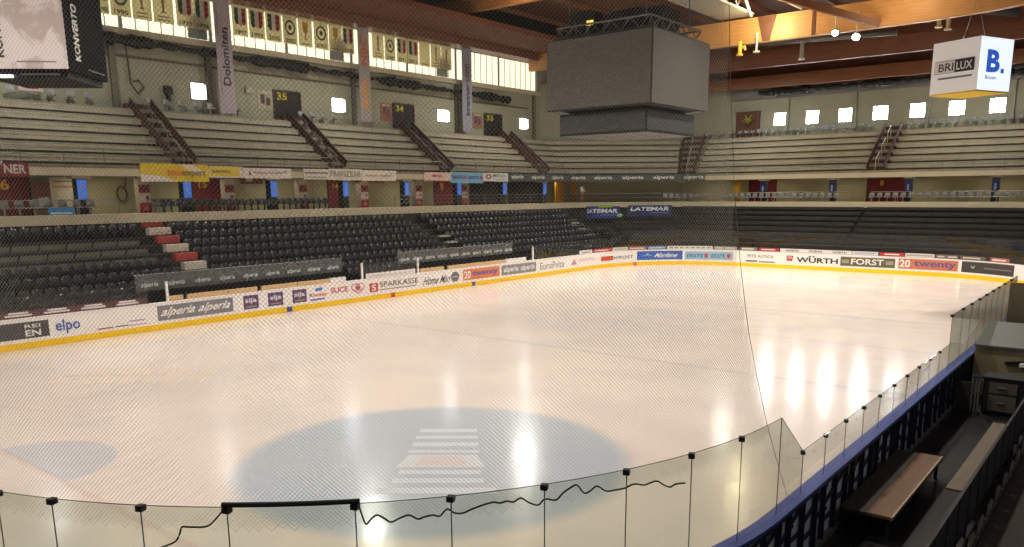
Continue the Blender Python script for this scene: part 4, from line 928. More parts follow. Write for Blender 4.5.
# wavy hem rope, drawn where the photograph shows it lying against the glass
sx = lambda u, v: S5-R*math.atan2(onz(u, v, 2.5)[1]-(Y0+R), onz(u, v, 2.5)[0]-(XR-R))
def hemz(u, v):
    d = ray(u, v); lo, hi = 2., 30.
    for _ in range(40):
        m = (lo+hi)/2; p = CC+d*m; ins = (p[0]-(XR-R))**2+(p[1]-(Y0+R))**2 < (R-.1)**2
        lo, hi = (m, hi) if not ins else (lo, m)
    return CC+d*hi
def smooth_path(P, n=4):
    out = []
    for i in range(len(P)-1):
        p0, p1, p2, p3 = P[max(i-1, 0)], P[i], P[i+1], P[min(i+2, len(P)-1)]
        for j in range(n):
            t = j/n; out.append(.5*(2*p1+(p2-p0)*t+(2*p0-5*p1+4*p2-p3)*t*t+(3*p1-p0-3*p2+p3)*t**3))
    return out+[P[-1]]
hp = [(357, 499), (361, 512), (366, 524), (371, 519), (377, 515), (384, 518), (391, 522), (400, 518), (409, 515), (418, 519), (424, 517), (433, 515), (440, 516), (447, 509), (455, 513), (463, 513), (472, 509), (480, 506), (486, 504), (494, 502), (500, 503), (507, 501), (513, 502), (521, 498), (528, 502), (538, 505), (545, 499), (556, 500), (563, 493), (570, 488), (577, 485), (584, 493), (590, 491), (597, 486), (606, 491), (615, 490), (625, 488), (634, 484), (644, 485), (650, 483), (657, 481), (664, 485), (670, 487), (676, 484), (685, 483)]
MB().tube(smooth_path([hemz(u, v) for u, v in hp]), .011, 6).build('hem_rope', M_rope, net, True)
hp = [(232, 503), (226, 507), (220, 514), (211, 524), (203, 527), (190, 527), (182, 527), (180, 533), (176, 541), (168, 545), (160, 548)]
MB().tube(smooth_path([hemz(u, v) for u, v in hp]), .011, 6).build('hem_rope', M_rope, net, True)

# ================================================================== PLAYERS' AREA BESIDE THE BOARDS
XO = XR+.04
# back frame of the boards: posts, rails and pale backing, parts of the boards
pan = MB(); pan.b2((XO+.0, 11.2, .1), (XO+.012, 40, 1.17)); pan.build('backing_sheet', mat('backing_grey', (214, 220, 230), .5), B_right)['label'] = 'pale grey backing sheet'
y = 9.6; i = 0
while y < 30:
    mb = MB(); mb.b2((XO+.02, y-.025, 0), (XO+.1, y+.025, 1.2)); mb.build('frame_post', M_dsteel, B_right)
    mb = MB(); z = .42 if i % 2 else .6; mb.b2((XO+.03, y, z-.02), (XO+.08, y+.62, z+.02)); mb.bar((XO+.05, y+.1, z+.28), (XO+.05, y+.62, z+.42), .04, .04); mb.build('frame_rail', M_dsteel, B_right)
    y += .62 if i % 3 else .42; i += 1
MB().b2((XO+.02, 9.5, 1.12), (XO+.12, 33, 1.2)).build('frame_rail', M_dsteel, B_right)
MB().b2((XO+.02, 9.5, 0), (XO+.115, 33, .1)).build('foot_kerb', mat('kerb_grey', (96, 96, 92), .6), B_right)
struct(MB().b2((XO+.24, 8, -.02), (-1.78, 35, .0)).build('floor.003', M_rubber))
# wide wooden bench
t = empty('platform_bench', (-3.5, 16.15, 0)); tag(t, 'dark wide platform bench with a brown front plank and pale studded edge', 'bench')
MB().b2((-3.86, 14.12, .4), (-3.42, 18.2, .45)).build('seat_board', wood('dark_bench_wood', (50, 42, 38), (66, 56, 48), (6, .5, 1)), t)
o = MB().b2((-3.41, 14.12, .405), (-3.0, 18.2, .46)).build('front_plank', wood('brown_bench_wood', (106, 78, 52), (122, 90, 62), (6, .5, 1)), t); o['label'] = 'brown plank'
mb = MB(); mb.b2((-3.0, 14.1, .40), (-2.97, 18.22, .465)); mb.build('edge_strip', mat('edge_brass', (150, 130, 96), .5, .2), t)
mb = MB()
for i in range(42): mb.box((-2.985, 14.2+i*.097, .468), (.03, .03, .012))
mb.build('edge_studs', mat('stud_pale', (220, 206, 176), .5), t)
for x in (-3.82, -3.06):
    for y in (14.2, 16.15, 18.1): MB().b2((x-.03, y-.03, 0), (x+.03, y+.03, .41)).build('leg', M_dsteel, t)
MB().b2((-3.84, 14.16, .34), (-3.03, 14.2, .4)).build('apron', M_dsteel, t)
# plank bench along the fence
t = empty('plank_bench', (-2.35, 19.5, 0)); tag(t, 'pale brown plank bench running along the dark fence', 'bench')
MB().b2((-2.56, 16.3, .41), (-2.1, 21.8, .45)).build('seat_plank', wood('grey_bench_wood', (98, 88, 70), (114, 102, 82), (6, .5, 1)), t)
for y in (16.5, 18.2, 19.9, 21.6): MB().b2((-2.3, y-.03, 0), (-2.24, y+.03, .41)).build('leg', M_black, t)
# fence of dark panels
yf = [8.5+.95*i for i in range(17)]
for i in range(16):
    a, b = yf[i], yf[i+1]; t = empty('dark_fence', (-2.02, (a+b)/2, 0)); tag(t, 'dark fence panel behind the plank bench, %s from the near end' % no_(i), 'fence', 'dark fence panels')
    mb = MB(); mb.b2((-2.04, a+.16, .14), (-2.01, b-.02, .98)); mb.build('sheet', mat('fence_sheet', (18, 18, 18), .6, 0, .3, 2), t)
    mb = MB(); mb.b2((-2.06, a, 0), (-2.0, a+.06, 1.02)); mb.build('post', M_black, t)
    MB().b2((-2.055, a+.06, .98), (-2.005, b, 1.02)).build('top_rail', mat('fence_rail', (44, 42, 38), .5, .3), t)
    MB().b2((-2.04, a+.06, .6), (-2.0, a+.16, .64)).build('mid_clip', M_dsteel, t)
for i in range(1, 14):
    y = yf[i]+.2; tag(MB().prism([(0, 0), (.5, 0), (.42, .26), (.08, .24)], (-1.86, y, .0), (0, 1, 0), (0, 0, 1), (1, 0, 0), .03).build('kick_plate', mat('pale_kick_plate', (120, 114, 98), .6)), 'small pale plate at the foot of the dark fence, %s from the near end' % no_(i-1), 'plate', 'pale foot plates')
struct(MB().b2((-1.92, 8, -.02), (-1.8, 26, .06)).build('trim_3', mat('kerb_dark', (50, 46, 40), .7)))
# low gate and cabinet closing the far end of the area
t = empty('gate_cabinet', (-2.75, 24.6, 0)); tag(t, 'dark framed cabinet with two grey drawer fronts closing the bench area', 'cabinet')
MB().b2((-3.2, 24.4, .05), (-2.2, 25.1, 1.0)).build('body', mat('cabinet_dark', (34, 34, 32), .5), t)
for z0, z1 in ((.12, .55), (.6, .9)):
    d = MB().b2((-3.05, 24.36, z0), (-2.4, 24.4, z1)).build('drawer', mat('drawer_grey', (92, 88, 76), .5), t)
    MB().b2((-2.85, 24.32, (z0+z1)/2), (-2.65, 24.36, (z0+z1)/2+.03)).build('handle', M_steel, d)
MB().b2((-3.25, 24.36, .98), (-2.15, 25.14, 1.03)).build('top', M_black, t)
t = empty('steel_gate', (-3.6, 24.3, 0)); tag(t, 'low dark steel gate with post bundle left of the dark cabinet', 'gate')
MB().b2((-3.8, 24.2, .06), (-3.45, 24.25, .85)).build('sheet', mat('gate_brown', (60, 56, 50), .5), t)
for x in (-3.42, -3.33, -3.26): MB().tube([(x, 24.2, 0), (x, 24.2, 1.05)], .025, 8).build('post', M_steel, t)
MB().b2((-3.8, 24.18, .0), (-3.2, 24.28, .07)).build('bottom_rail', M_black, t)
MB().tube([(-3.42, 24.2, 1.02), (-3.34, 24.15, 1.1), (-3.24, 24.2, 1.02)], .03, 6).build('blue_grip', M_blue, t)
# beige enclosure behind with shelf top
t = empty('scorer_box', (-3.1, 27.3, 0)); tag(t, 'beige scorer enclosure with grey sloping top behind the dark cabinet', 'booth')
mb = MB(); mb.b2((-3.8, 26.6, 0), (-2.15, 26.68, 1.5)); mb.build('front_sheet', mat('beige_sheet', (150, 138, 104), .6), t)
mb = MB(); mb.prism([(0, 0), (1.65, 0), (1.65, .05), (0, .05)], (-3.8, 26.5, 1.48), (1, 0, 0), (0, -.15, 1), (0, 1, .16), 2.4); mb.build('sloping_top', mat('grey_counter', (120, 122, 116), .4), t)
mb = MB(); mb.b2((-2.2, 26.6, 0), (-2.12, 29.4, 1.7)); mb.build('side_sheet', mat('beige_sheet', (150, 138, 104)), t)
mb = MB(); mb.bar((-3.0, 26.55, 1.05), (-2.5, 26.55, 1.12), .1, .07); mb.bar((-2.55, 26.55, 1.0), (-2.4, 26.55, 1.35), .1, .08); mb.bar((-2.5, 26.55, 1.33), (-2.25, 26.55, 1.36), .1, .06); mb.build('bracket_arm', M_black, t)
o = MB().b2((-2.62, 26.3, 1.02), (-2.3, 26.58, 1.1)); o.b2((-2.6, 26.32, 1.1), (-2.34, 26.54, 1.12)); tag(o.build('paper_tray', M_white), 'white paper tray in front of the beige enclosure', 'tray')
struct(MB().b2((-3.9, 33.5, 0), (4, 33.62, 2.7)).build('wall_side_box', mat('side_box_grey', (120, 108, 86), .6)))

# ================================================================== HUNG FROM THE ROOF
def cable(p, q, r=.02): return MB().tube([p, q], r, 5)
cx, cyy, hs = -19.2, 32.3, 2.6
t = empty('scoreboard', (cx, cyy, 8.45)); tag(t, 'large grey cube scoreboard hung over the middle of the ice', 'scoreboard')
M_scr = mat('screen_grey', (116, 113, 105), .55, 0, .05, 8); M_scd = mat('screen_case_dark', (46, 47, 46), .5)
mb = MB(); mb.b2((cx-hs, cyy-hs, 9.5), (cx+hs, cyy+hs, 12.45)); mb.build('upper_housing', M_scd, t)
for n_, Nn in enumerate(((0, -1), (1, 0), (0, 1), (-1, 0))):
    f = plane((cx+Nn[0]*hs, cyy+Nn[1]*hs, 0), (-Nn[1], Nn[0], 0), (Nn[0], Nn[1], 0)); mb = MB(); put_rect(mb, f, -hs+.03, hs-.03, 9.56, 12.42, .03, 9, .03); mb.build('upper_screen', M_scr, t)
    h2 = hs-.42; f = plane((cx+Nn[0]*h2, cyy+Nn[1]*h2, 0), (-Nn[1], Nn[0], 0), (Nn[0], Nn[1], 0)); mb = MB(); put_rect(mb, f, -h2+.03, h2-.03, 8.55, 9.3, .03, 9, .03); mb.build('lower_screen', mat('screen_lower', (84, 86, 84), .45), t)
h2 = hs-.42; mb = MB(); mb.b2((cx-h2, cyy-h2, 8.45), (cx+h2, cyy+h2, 9.38)); mb.b2((cx-h2+.3, cyy-h2+.3, 9.38), (cx+h2-.3, cyy+h2-.3, 9.5)); mb.build('lower_housing', M_scd, t)
mb = MB(); zz = 12.5
for a, b in (((-1, -1), (1, -1)), ((1, -1), (1, 1)), ((1, 1), (-1, 1)), ((-1, 1), (-1, -1))):
    p, q = np.array([cx+a[0]*(hs-.3), cyy+a[1]*(hs-.3), zz]), np.array([cx+b[0]*(hs-.3), cyy+b[1]*(hs-.3), zz])
    for dz in (0.05, .5): mb.tube([p+[0, 0, dz], q+[0, 0, dz]], .045, 6)
    for i in range(10): A = p+(q-p)*i/10; B = p+(q-p)*(i+1)/10; mb.tube([A+[0, 0, .05 if i % 2 else .5], B+[0, 0, .5 if i % 2 else .05]], .025, 5)
mb.build('rig_truss', M_steel, t)
for q, (x, y, w, d, h) in enumerate(((-1.2, -1.6, 1.3, .8, 1.1), (.6, -1.9, 1.2, .7, .8), (1.5, .2, .9, 1.5, 1.2), (-.2, .6, 1.6, 1.2, 1.4), (-1.9, .4, .8, 1.3, .9))):
    mb = MB(); mb.b2((cx+x-w/2, cyy+y-d/2, 12.47), (cx+x+w/2, cyy+y+d/2, 12.47+h)); mb.box((cx+x, cyy+y, 12.5+h), (w*.5, d*.5, .16)); mb.build('equipment_case', M_black, t)
MB().b2((cx-.95, cyy-2.02, 13.0), (cx-.6, cyy-1.99, 13.2)).build('lit_display', mat('amber_display', (250, 190, 90), .4, 0, 0, 1, 1.5), t)
mb = MB()
for i in range(26):
    a = np.array([cx+random.uniform(-2.4, 2.4), cyy+random.uniform(-2.4, -.5), 12.55]); b = a+np.array([random.uniform(-.7, .7), random.uniform(-.2, .2), random.uniform(.2, .9)]); m = (a+b)/2+np.array([0, 0, -.15]); mb.tube([a, m, b], .02, 4)
mb.build('loose_cables', mat('cable_grey', (150, 142, 126), .6), t)
for x in (-1, 1):
    for y in (-1, 1): cable((cx+x*1.9, cyy+y*1.9, 12.9), (cx+x*1.9, cyy+y*1.9, 20.95), .025).build('hoist_cable', M_steel, t)
def rotf(c, a, h): return [plane((c[0]+h*math.cos(a+q*PI/2), c[1]+h*math.sin(a+q*PI/2), 0), (-math.sin(a+q*PI/2), math.cos(a+q*PI/2), 0), (math.cos(a+q*PI/2), math.sin(a+q*PI/2), 0)) for q in range(4)]
# white advertising cube, right
hc = 1.2; a0 = math.radians(-114.5); cB = onz(976.5, 89.5, 10.5); k_ = a0+PI/4
cB = np.array([cB[0]-hc*math.sqrt(2)*math.cos(k_), cB[1]-hc*math.sqrt(2)*math.sin(k_), 10.5])
t = empty('advertising_cube', tuple(cB)); tag(t, 'white hanging cube with black and white BRILUX logo and blue letter B', 'advertising cube', 'hanging advertising cubes')
fs = rotf(cB, a0, hc); zt = 12.85
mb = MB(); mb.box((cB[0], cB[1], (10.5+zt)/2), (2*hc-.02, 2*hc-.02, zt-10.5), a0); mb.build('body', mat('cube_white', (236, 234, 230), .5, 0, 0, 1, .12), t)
mb = MB(); mb.box((cB[0], cB[1], 10.47), (2*hc, 2*hc, .06), a0); mb.build('underside', mat('cube_yellow', (236, 196, 50), .5), t)['label'] = 'yellow underside'
textpart(t, fs[0], [('#rect', (150, 150, 150), -1.02, .98, 11.4, 11.98, {'w': .012}), ('#rect', (236, 234, 230), -1.0, .0, 11.43, 11.95, {'w': .016}), ('#rect', (44, 44, 46), 0.02, .98, 11.4, 11.98, {'w': .016}), ('BRI', (60, 60, 62), -.8, -.05, 11.5, 11.86, {'w': .022}), ('LUX', (236, 236, 236), .1, .88, 11.5, 11.86, {'w': .022, 'bold': .03}), ('#rect', (120, 120, 124), -.8, .9, 11.14, 11.22)], 'logo_print')
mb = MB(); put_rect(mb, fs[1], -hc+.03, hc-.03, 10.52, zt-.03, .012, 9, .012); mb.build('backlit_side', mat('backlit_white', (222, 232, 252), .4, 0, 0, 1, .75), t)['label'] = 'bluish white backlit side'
textpart(t, lambda u, v, w: fs[1](u, v, w+.012), [('B', (44, 92, 196), -.7, .28, 11.3, 12.3, {'bold': .08}), ('#rect', (44, 92, 196), .38, .62, 11.3, 11.5), ('Bozen', (96, 120, 180), -.72, .1, 11.0, 11.16)], 'logo_print')
for i in (-1, 1): cable((cB[0]+i*.5, cB[1], zt), (cB[0], cB[1], zt+2.0), .012).build('hanging_cord', M_steel, t)
cable((cB[0], cB[1], zt+2), (cB[0], cB[1], 20.95), .012).build('hanging_cord', M_steel, t)
# marble and black cube, left
hc = 1.62; cK = onz(69.5, 70.5, 10.5); a0 = math.radians(-48.0); k_ = a0+PI/4
cK = np.array([cK[0]-hc*math.sqrt(2)*math.cos(k_), cK[1]-hc*math.sqrt(2)*math.sin(k_), 10.5]); fs = rotf(cK, a0, hc); zt = 10.5+2*hc
t = empty('advertising_cube', tuple(cK)); tag(t, 'hanging cube with marble and black sides lettered KONVERTO', 'advertising cube', 'hanging advertising cubes')
mb = MB(); mb.box((cK[0], cK[1], (10.5+zt)/2), (2*hc-.02, 2*hc-.02, zt-10.5), a0); mb.build('body', mat('cube_black', (12, 12, 13), .7, spec=.1), t)
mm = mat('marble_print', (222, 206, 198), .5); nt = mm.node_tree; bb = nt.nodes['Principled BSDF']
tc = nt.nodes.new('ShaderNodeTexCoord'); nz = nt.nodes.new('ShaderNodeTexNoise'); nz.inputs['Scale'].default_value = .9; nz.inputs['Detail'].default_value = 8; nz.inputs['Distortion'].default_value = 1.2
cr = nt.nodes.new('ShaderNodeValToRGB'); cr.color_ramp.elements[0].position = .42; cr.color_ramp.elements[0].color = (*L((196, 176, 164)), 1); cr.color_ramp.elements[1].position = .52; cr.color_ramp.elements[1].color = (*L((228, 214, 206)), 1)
nt.links.new(tc.outputs['Object'], nz.inputs['Vector']); nt.links.new(nz.outputs['Fac'], cr.inputs[0]); nt.links.new(cr.outputs[0], bb.inputs['Base Color']); nt.links.new(cr.outputs[0], bb.inputs['Emission Color']); bb.inputs['Emission Strength'].default_value = .22  # glow added to brighten the print, which faces away from the lamps
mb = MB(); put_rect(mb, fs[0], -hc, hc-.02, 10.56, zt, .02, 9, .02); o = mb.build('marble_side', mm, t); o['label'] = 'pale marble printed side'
textpart(o, lambda u, v, w: fs[0](u, v, w+.02), [('KONVERTO', (44, 42, 42), -.9, -.6, 10.95, 13.3, {'rot': 1, 'bold': .05}), ('#rect', (176, 164, 158), -.2, 1.2, 10.78, 10.83)])
textpart(t, fs[1], [('KONVERTO', (226, 226, 224), -1.06, -.62, 10.95, 12.95, {'rot': 1, 'bold': .06}), ('#rect', (120, 120, 120), -.1, 1.3, 10.72, 10.76)], 'lettering')
mb = MB(); mb.box((cK[0], cK[1], 10.38), (2*hc-.3, 2*hc-.3, .24), a0); mb.build('base_box', M_black, t)
textpart(t, lambda u, v, w: rotf(cK, a0, hc-.15)[0](u, v, w), [('#rect', (170, 168, 164), -.2, 1.2, 10.36, 10.42)], 'base_print')
MB().tube([fs[0](-1.25, 10.3, -.02), fs[0](-.42, 10.3, -.02)], .05, 8).build('light_tube', mat('tube_glow', (246, 250, 255), .3, 0, 0, 1, 3), t)
cable((cK[0], cK[1], zt), (cK[0], cK[1], 20.95), .03).build('hanging_cable', M_steel, t)
# vertical banners before the high windows
wl2 = plane((XW+.9, 0, 0), (0, 1, 0), (1, 0, 0)); XV = XW+.9
def vbanner(ub, vb, ut, wd, rgb, items, label):
    p = onx(ub, vb, XV); a = float(p[1]); mb = MB(); z0 = float(p[2]); z1 = 18.6
    put_rect(mb, wl2, a, a+wd, z0, z1, .02, 5, .02); o = mb.build('hanging_banner', cloth(rgb, .3)); tag(o, label, 'banner', 'tall hanging banners')
    MB().tube([wl2(a-.05, z1, .02), wl2(a+wd+.05, z1, .02)], .03, 6).build('top_bar', M_steel, o)
    MB().tube([wl2(a, z0, .02), wl2(a+wd, z0, .02)], .02, 6).build('bottom_bar', M_steel, o)
    if items: textpart(o, lambda u, v, w: wl2(a+wd*u, v, w+.02), items)
vbanner(221, 113, 212, 1.15, (196, 184, 190), [('Dolomiten', (40, 34, 36), .3, .78, 13.0, 16.6, {'rot': 1, 'bold': .05}), ('#rect', (150, 140, 150), .14, .2, 12.4, 14.0), ('#rect', (150, 140, 150), .14, .2, 16.0, 17.6)], 'tall white banner with black gothic style word reading upwards')
vbanner(361, 121.5, 357, 1.1, (190, 182, 180), [('RADIO', (226, 150, 50), .22, .78, 12.4, 14.6, {'rot': 1, 'bold': .06}), ('NBC', (214, 110, 60), .22, .78, 15.6, 17.6, {'rot': 1, 'bold': .06})], 'tall pale banner with orange letters reading upwards')
vbanner(463, 131.5, 461, 1.25, (170, 170, 182), [('brenner', (52, 46, 56), .3, .74, 12.7, 15.4, {'rot': 1, 'bold': .05}), ('com', (96, 70, 90), .3, .74, 15.5, 17.0, {'rot': 1, 'bold': .05})], 'slim pale banner with small black lettering reading upwards')
p = onx(19, 98, XV); q = onx(44, 98, XV); mb = MB(); put_rect(mb, wl2, float(p[1]), float(q[1]), 11.6, 18.6, .02, 5, .02); o = mb.build('hanging_banner', C((206, 196, 190), .7)); tag(o, 'tall white banner mostly hidden behind the marble cube, red mark at its foot', 'banner', 'tall hanging banners')
textpart(o, lambda u, v, w: wl2(float(p[1])+(float(q[1])-float(p[1]))*u, v, w+.02), [('#rect', (206, 60, 60), .25, .8, 11.72, 12.1)])
# championship pennants
GD = (206, 166, 60)
def shield(its, u):
    for c, a, b in (((44, 74, 56), .12, .37), ((206, 196, 184), .37, .63), ((150, 40, 44), .63, .88)):
        f = lambda x: 16.95+.0*x + .55*abs(x-.5)**2*2.2
        its.append(('#poly', c, [(a, 18.1), (a, f(a)+.12), ((a+b)/2, f((a+b)/2)), (b, f(b)+.12), (b, 18.1)], 0, 0, 0))
        
def pennant(u0, u1, v, kind, year, label):
    X = XW+.35; f = plane((X, 0, 0), (0, 1, 0), (1, 0, 0)); a, b = yx(u0, v, X), yx(u1, v, X); z0 = 16.35; mb = MB(); put_rect(mb, f, a, b, z0, 18.3, .01, 5, .015); o = mb.build('pennant', cloth((222, 216, 190), .6)); tag(o, label, 'pennant', 'championship pennants in the high windows')
    MB().tube([f(a, 18.3, 0), f(b, 18.3, 0)], .02, 5).build('hanging_rod', M_steel, o)
    its = []
    if kind == 's': shield(its, 0)
    if kind == 'c': its += [('#ring', (70, 84, 76), .5, 17.45, .36, .5, {'t': .28}), ('#disc', (70, 84, 76), .5, 17.45, .12, .17)]
    if kind == 't': its += [('#poly', GD, [(.28, 18.0), (.34, 17.4), (.46, 17.15), (.46, 16.9), (.36, 16.8), (.64, 16.8), (.54, 16.9), (.54, 17.15), (.66, 17.4), (.72, 18.0)], 0, 0, 0)]
    if kind == 'g': its += [('#poly', (150, 140, 112), [(.4, 18.0), (.46, 17.1), (.36, 16.95), (.64, 16.95), (.54, 17.1), (.6, 18.0)], 0, 0, 0), ('#rect', (130, 124, 106), .2, .8, 16.7, 16.76)]
    if year: its += [(year, (70, 66, 58), .14, .86, 16.45, 16.72, {'bold': .03})]
    else: its += [('#rect', (130, 122, 104), .2, .8, 16.5, 16.56)]
    textpart(o, lambda u, v_, w: f(a+(b-a)*u, v_, w+.01), its, 'print')
PN = [(98, 109, 8, 's', '1988', 'pennant partly behind the marble cube'), (111, 131, 12, 'c', '1990', 'pennant with year 1990 under a round emblem'), (133, 152, 16, 'g', '', 'pale pennant with faint trophy, left of a pair'), (154, 174, 20, 'g', '', 'pale pennant with faint trophy, right of a pair'), (177, 194, 22, 's', '1995', 'pennant with shield and year 1995'), (194.5, 211, 24, 's', '1996', 'pennant with shield and year 1996'),
      (233.5, 248, 32, 's', '1997', 'pennant with shield and year 1997 right of the gothic banner'), (249.5, 265, 34, 's', '1998', 'pennant with shield and year 1998'), (266.5, 282, 37, 's', '2000', 'pennant with shield and year 2000'), (283.5, 297.5, 40, 'c', '2002', 'pennant with round emblem and year 2002'), (299, 312.5, 43, 't', '', 'pennant with golden cup between two round emblems'), (314.5, 328.5, 46, 'c', '2007', 'pennant with round emblem and year 2007'), (329.5, 342, 47, 't', '', 'pennant with golden cup before the orange lettered banner'), (342.5, 354, 48, 's', '2008', 'pennant with shield and year 2008 beside the orange lettered banner'),
      (372.5, 384, 55, 'g', '', 'dull pennant right of the orange lettered banner'), (385, 395.5, 58, 'c', '2009', 'pennant with round emblem right of the orange lettered banner'), (397, 407, 60, 's', '2011', 'pennant with shield, left of two shields'), (408, 418.5, 62, 's', '2012', 'pennant with shield, right of two shields'), (419.5, 430, 63, '', '', 'plain blank pennant without emblem'), (431, 441, 65, 'g', '', 'pennant with faint cup, left of the last two'), (441.5, 451.5, 67, 'g', '', 'pennant with faint cup, last before the slim banner')]
for a in PN: pennant(*a)
# black bundles slung along the walls
def bundle(pts, r, label, name='cable_bundle'):
    n = len(pts); P = []; rr = []
    for i in range(n-1):
        for j in range(6):
            t_ = j/6; p = np.array(pts[i])*(1-t_)+np.array(pts[i+1])*t_; P.append(p+np.array([0, 0, random.uniform(-.06, .06)])); rr.append(r*random.uniform(.6, 1.25)*(1.8 if (i % 5) in (1, 2) else 1))
    tag(MB().tube(P, rr, 7).build(name, M_black), label, 'cables', 'black bundles on the walls')
bundle([(XW+.5, y, 15.05-.012*(y-22)) for y in np.arange(8, 62, 2.3)], .19, 'lumpy black cable bundle along the long wall below the high windows')
bundle([(x, YW_-.75, 15.1) for x in np.arange(-31, -2, 1.6)], .2, 'lumpy black cable bundle along the far wall above the row of windows')
t = tag(MB().tube([(XW+.12, 8, 14.25), (XW+.12, 64, 14.05)], .06, 8).build('wall_pipe', mat('pipe_brown', (104, 84, 66), .6)), 'thin brown pipe along the long wall under the cable bundle', 'pipe')
struct(MB().b2((XW, 6, 15.35), (XW+.25, 66, 15.72)).build('trim_4', M_band))
struct(MB().b2((-34, YW_-.3, 14.6), (4, YW_, 15.6)).build('trim_5', mat('grey_duct', (122, 122, 118), .5)))
for q, u in enumerate((789, 856, 930, 1014)):
    x = float(ony(u, 110, YW_-.1)[0]); tag(MB().tube([(x, YW_-.12, 11.1), (x, YW_-.12, 14.6)], .05, 8).build('wall_pipe', M_steel), 'vertical pale pipe between the far end windows, %s from the left' % no_(q), 'pipe', 'far wall pipes')
for q, u in enumerate((113, 208, 352, 455, 533)):
    y = yx(u, 80, XW); struct(MB().b2((XW, y-.18, 11.1), (XW+.22, y+.18, 15.4)).build('trim_%d' % (6+q), mat('pilaster_grey', (112, 108, 92), .7)))
# doorways, posters and fittings on the upper wall
for q, (u0, u1, num) in enumerate(((274, 300, '35'), (393, 413, '34'), (484, 501, '33'), (551, 560, '32'))):
    a, b = yx(u0, 105, XW), yx(u1, 110, XW); mb = MB(); put_rect(mb, wl, a, b, 11.1, 13.15, .06, 9, .06); o = mb.build('door_%d' % (9+q), mat('dark_opening', (44, 38, 34))); struct(o)
    mb = MB(); put_rect(mb, wl, a-.08, a, 11.1, 13.2, .1, 9, .1); put_rect(mb, wl, b, b+.08, 11.1, 13.2, .1, 9, .1); put_rect(mb, wl, a, b, 13.12, 13.22, .1, 9, .1); mb.build('frame', mat('door_frame_brown', (74, 58, 46), .6), o)
    textpart(o, wl, [(num, (206, 196, 60), a+(b-a)*.1, a+(b-a)*.48, 12.55, 13.05, {'w': .09, 'bold': .04})], 'door_number')
for q, (u0, u1, c, lab) in enumerate(((257, 273, (176, 168, 142), 'cream poster with dark figures left of the doorway numbered 35'), (380, 391, (150, 92, 76), 'reddish poster left of the second dark doorway'), (472, 482, (150, 110, 96), 'pale and red poster right of the slim banner'))):
    a, b = yx(u0, 98, XW), yx(u1, 100, XW); poster('poster', wl, a, b, 11.75, 13.1, c, [('#rect', (70, 62, 54), a+(b-a)*.2, a+(b-a)*.45, 12.2, 12.8), ('#rect', (80, 60, 52), a+(b-a)*.55, a+(b-a)*.8, 12.1, 12.6), ('#rect', (206, 196, 180), a+(b-a)*.15, a+(b-a)*.85, 12.9, 13.0)], lab, 'poster')
mb = MB(); p = onx(126, 60, XW); mb.tube([p+[.1, 0, 1.2], p+[.1, .05, 0], p+[.1, .1, -1.3], p+[.1, .5, -1.9], p+[.1, .9, -1.5], p+[.1, .6, -1.1], p+[.1, .3, -1.2]], .05, 6); tag(mb.build('wall_hose', mat('hose_dark', (88, 70, 52), .7), smooth=True), 'looped brown hose on the wall right of the marble cube', 'hose')
mb = MB(); p = onx(167, 92, XW); mb.box(p+[.15, 0, .1], (.2, .5, .5)); mb.box(p+[.15, 0, -.35], (.24, .2, .4)); tag(mb.build('wall_speaker', M_black), 'small black wall fitting left of the first bright window', 'speaker')
mb = MB(); p = onx(248, 90, XW); mb.box(p+[.1, 0, 0], (.1, .5, .4)); mb.box(p+[.16, 0, .05], (.04, .3, .2)); tag(mb.build('wall_box', mat('cream_box', (190, 182, 150), .6)), 'small cream box on the wall right of the gothic lettered banner', 'box')
# brown doorway with plant on the far wall
x0, x1 = float(ony(738, 124, YW_)[0]), float(ony(760, 124, YW_)[0]); mb = MB(); mb.b2((x0, YW_-.5, 11.1), (x1, YW_, 13.4)); o = mb.build('door_13', mat('brown_door', (92, 56, 40), .6)); struct(o); MB().b2((x0-.08, YW_-.52, 13.4), (x1+.08, YW_, 13.5)).build('frame', mat('door_frame_brown', (74, 58, 46)), o)
t = empty('potted_plant', (float(ony(748, 118, YW_-.7)[0]), YW_-.7, 12.4)); tag(t, 'yellow green leafy plant in front of the brown far doorway', 'plant'); p = np.array(t.location)
MB().tube([p+[0, 0, -.15], p+[0, 0, .05]], [.16, .2], 10).build('pot', mat('pot_brown', (96, 64, 44), .7), t)
mb = MB()
for i in range(46):
    a = random.uniform(0, 2*PI); l = random.uniform(.5, 1.1); tl = random.uniform(.2, 1.3); d = np.array([math.cos(a)*math.cos(tl), math.sin(a)*math.cos(tl)*.5, math.sin(tl)]); sd = np.array([-math.sin(a), math.cos(a)*.5, 0])*.09; b = p+[0, 0, .05]
    mb.add([b, b+d*l*.5+sd, b+d*l-np.array([0, 0, .12*l]), b+d*l*.5-sd], [(0, 1, 2, 3)])
mb.build('foliage', mat('leaf_yellow_green', (150, 156, 50), .6), t)

# ---- roof fittings: flood lamps, pipe stubs, ducts, lattice walkway
def lamp(p, label, r=.24):
    p = np.array(p, float); t = empty('flood_lamp', tuple(p)); tag(t, label, 'lamp', 'roof flood lamps'); d = np.array([.15, -.75, -.6]); d /= np.linalg.norm(d)
    MB().tube([p-d*.5, p-d*.2, p], [.12, .26, r], 14).build('housing', mat('lamp_housing', (150, 146, 138), .4, .4), t, True)
    MB().tube([p+d*.0, p+d*.02], [r*.92, r*.9], 14).build('lens', mat('lamp_glow', (255, 248, 236), .3, 0, 0, 1, 30), t)
    MB().tube([p-d*.35, p-d*.35+[0, 0, .5], p-d*.3+[0, 0, 1.6]], .035, 6).build('hanger', M_steel, t)
pa = ony(835, 33, 62.6); lamp(pa, 'glaring round flood lamp left of a pair under the timber beam'); pb = ony(856, 37, 62.6); lamp(pb, 'glaring round flood lamp right of a pair under the timber beam', .28)
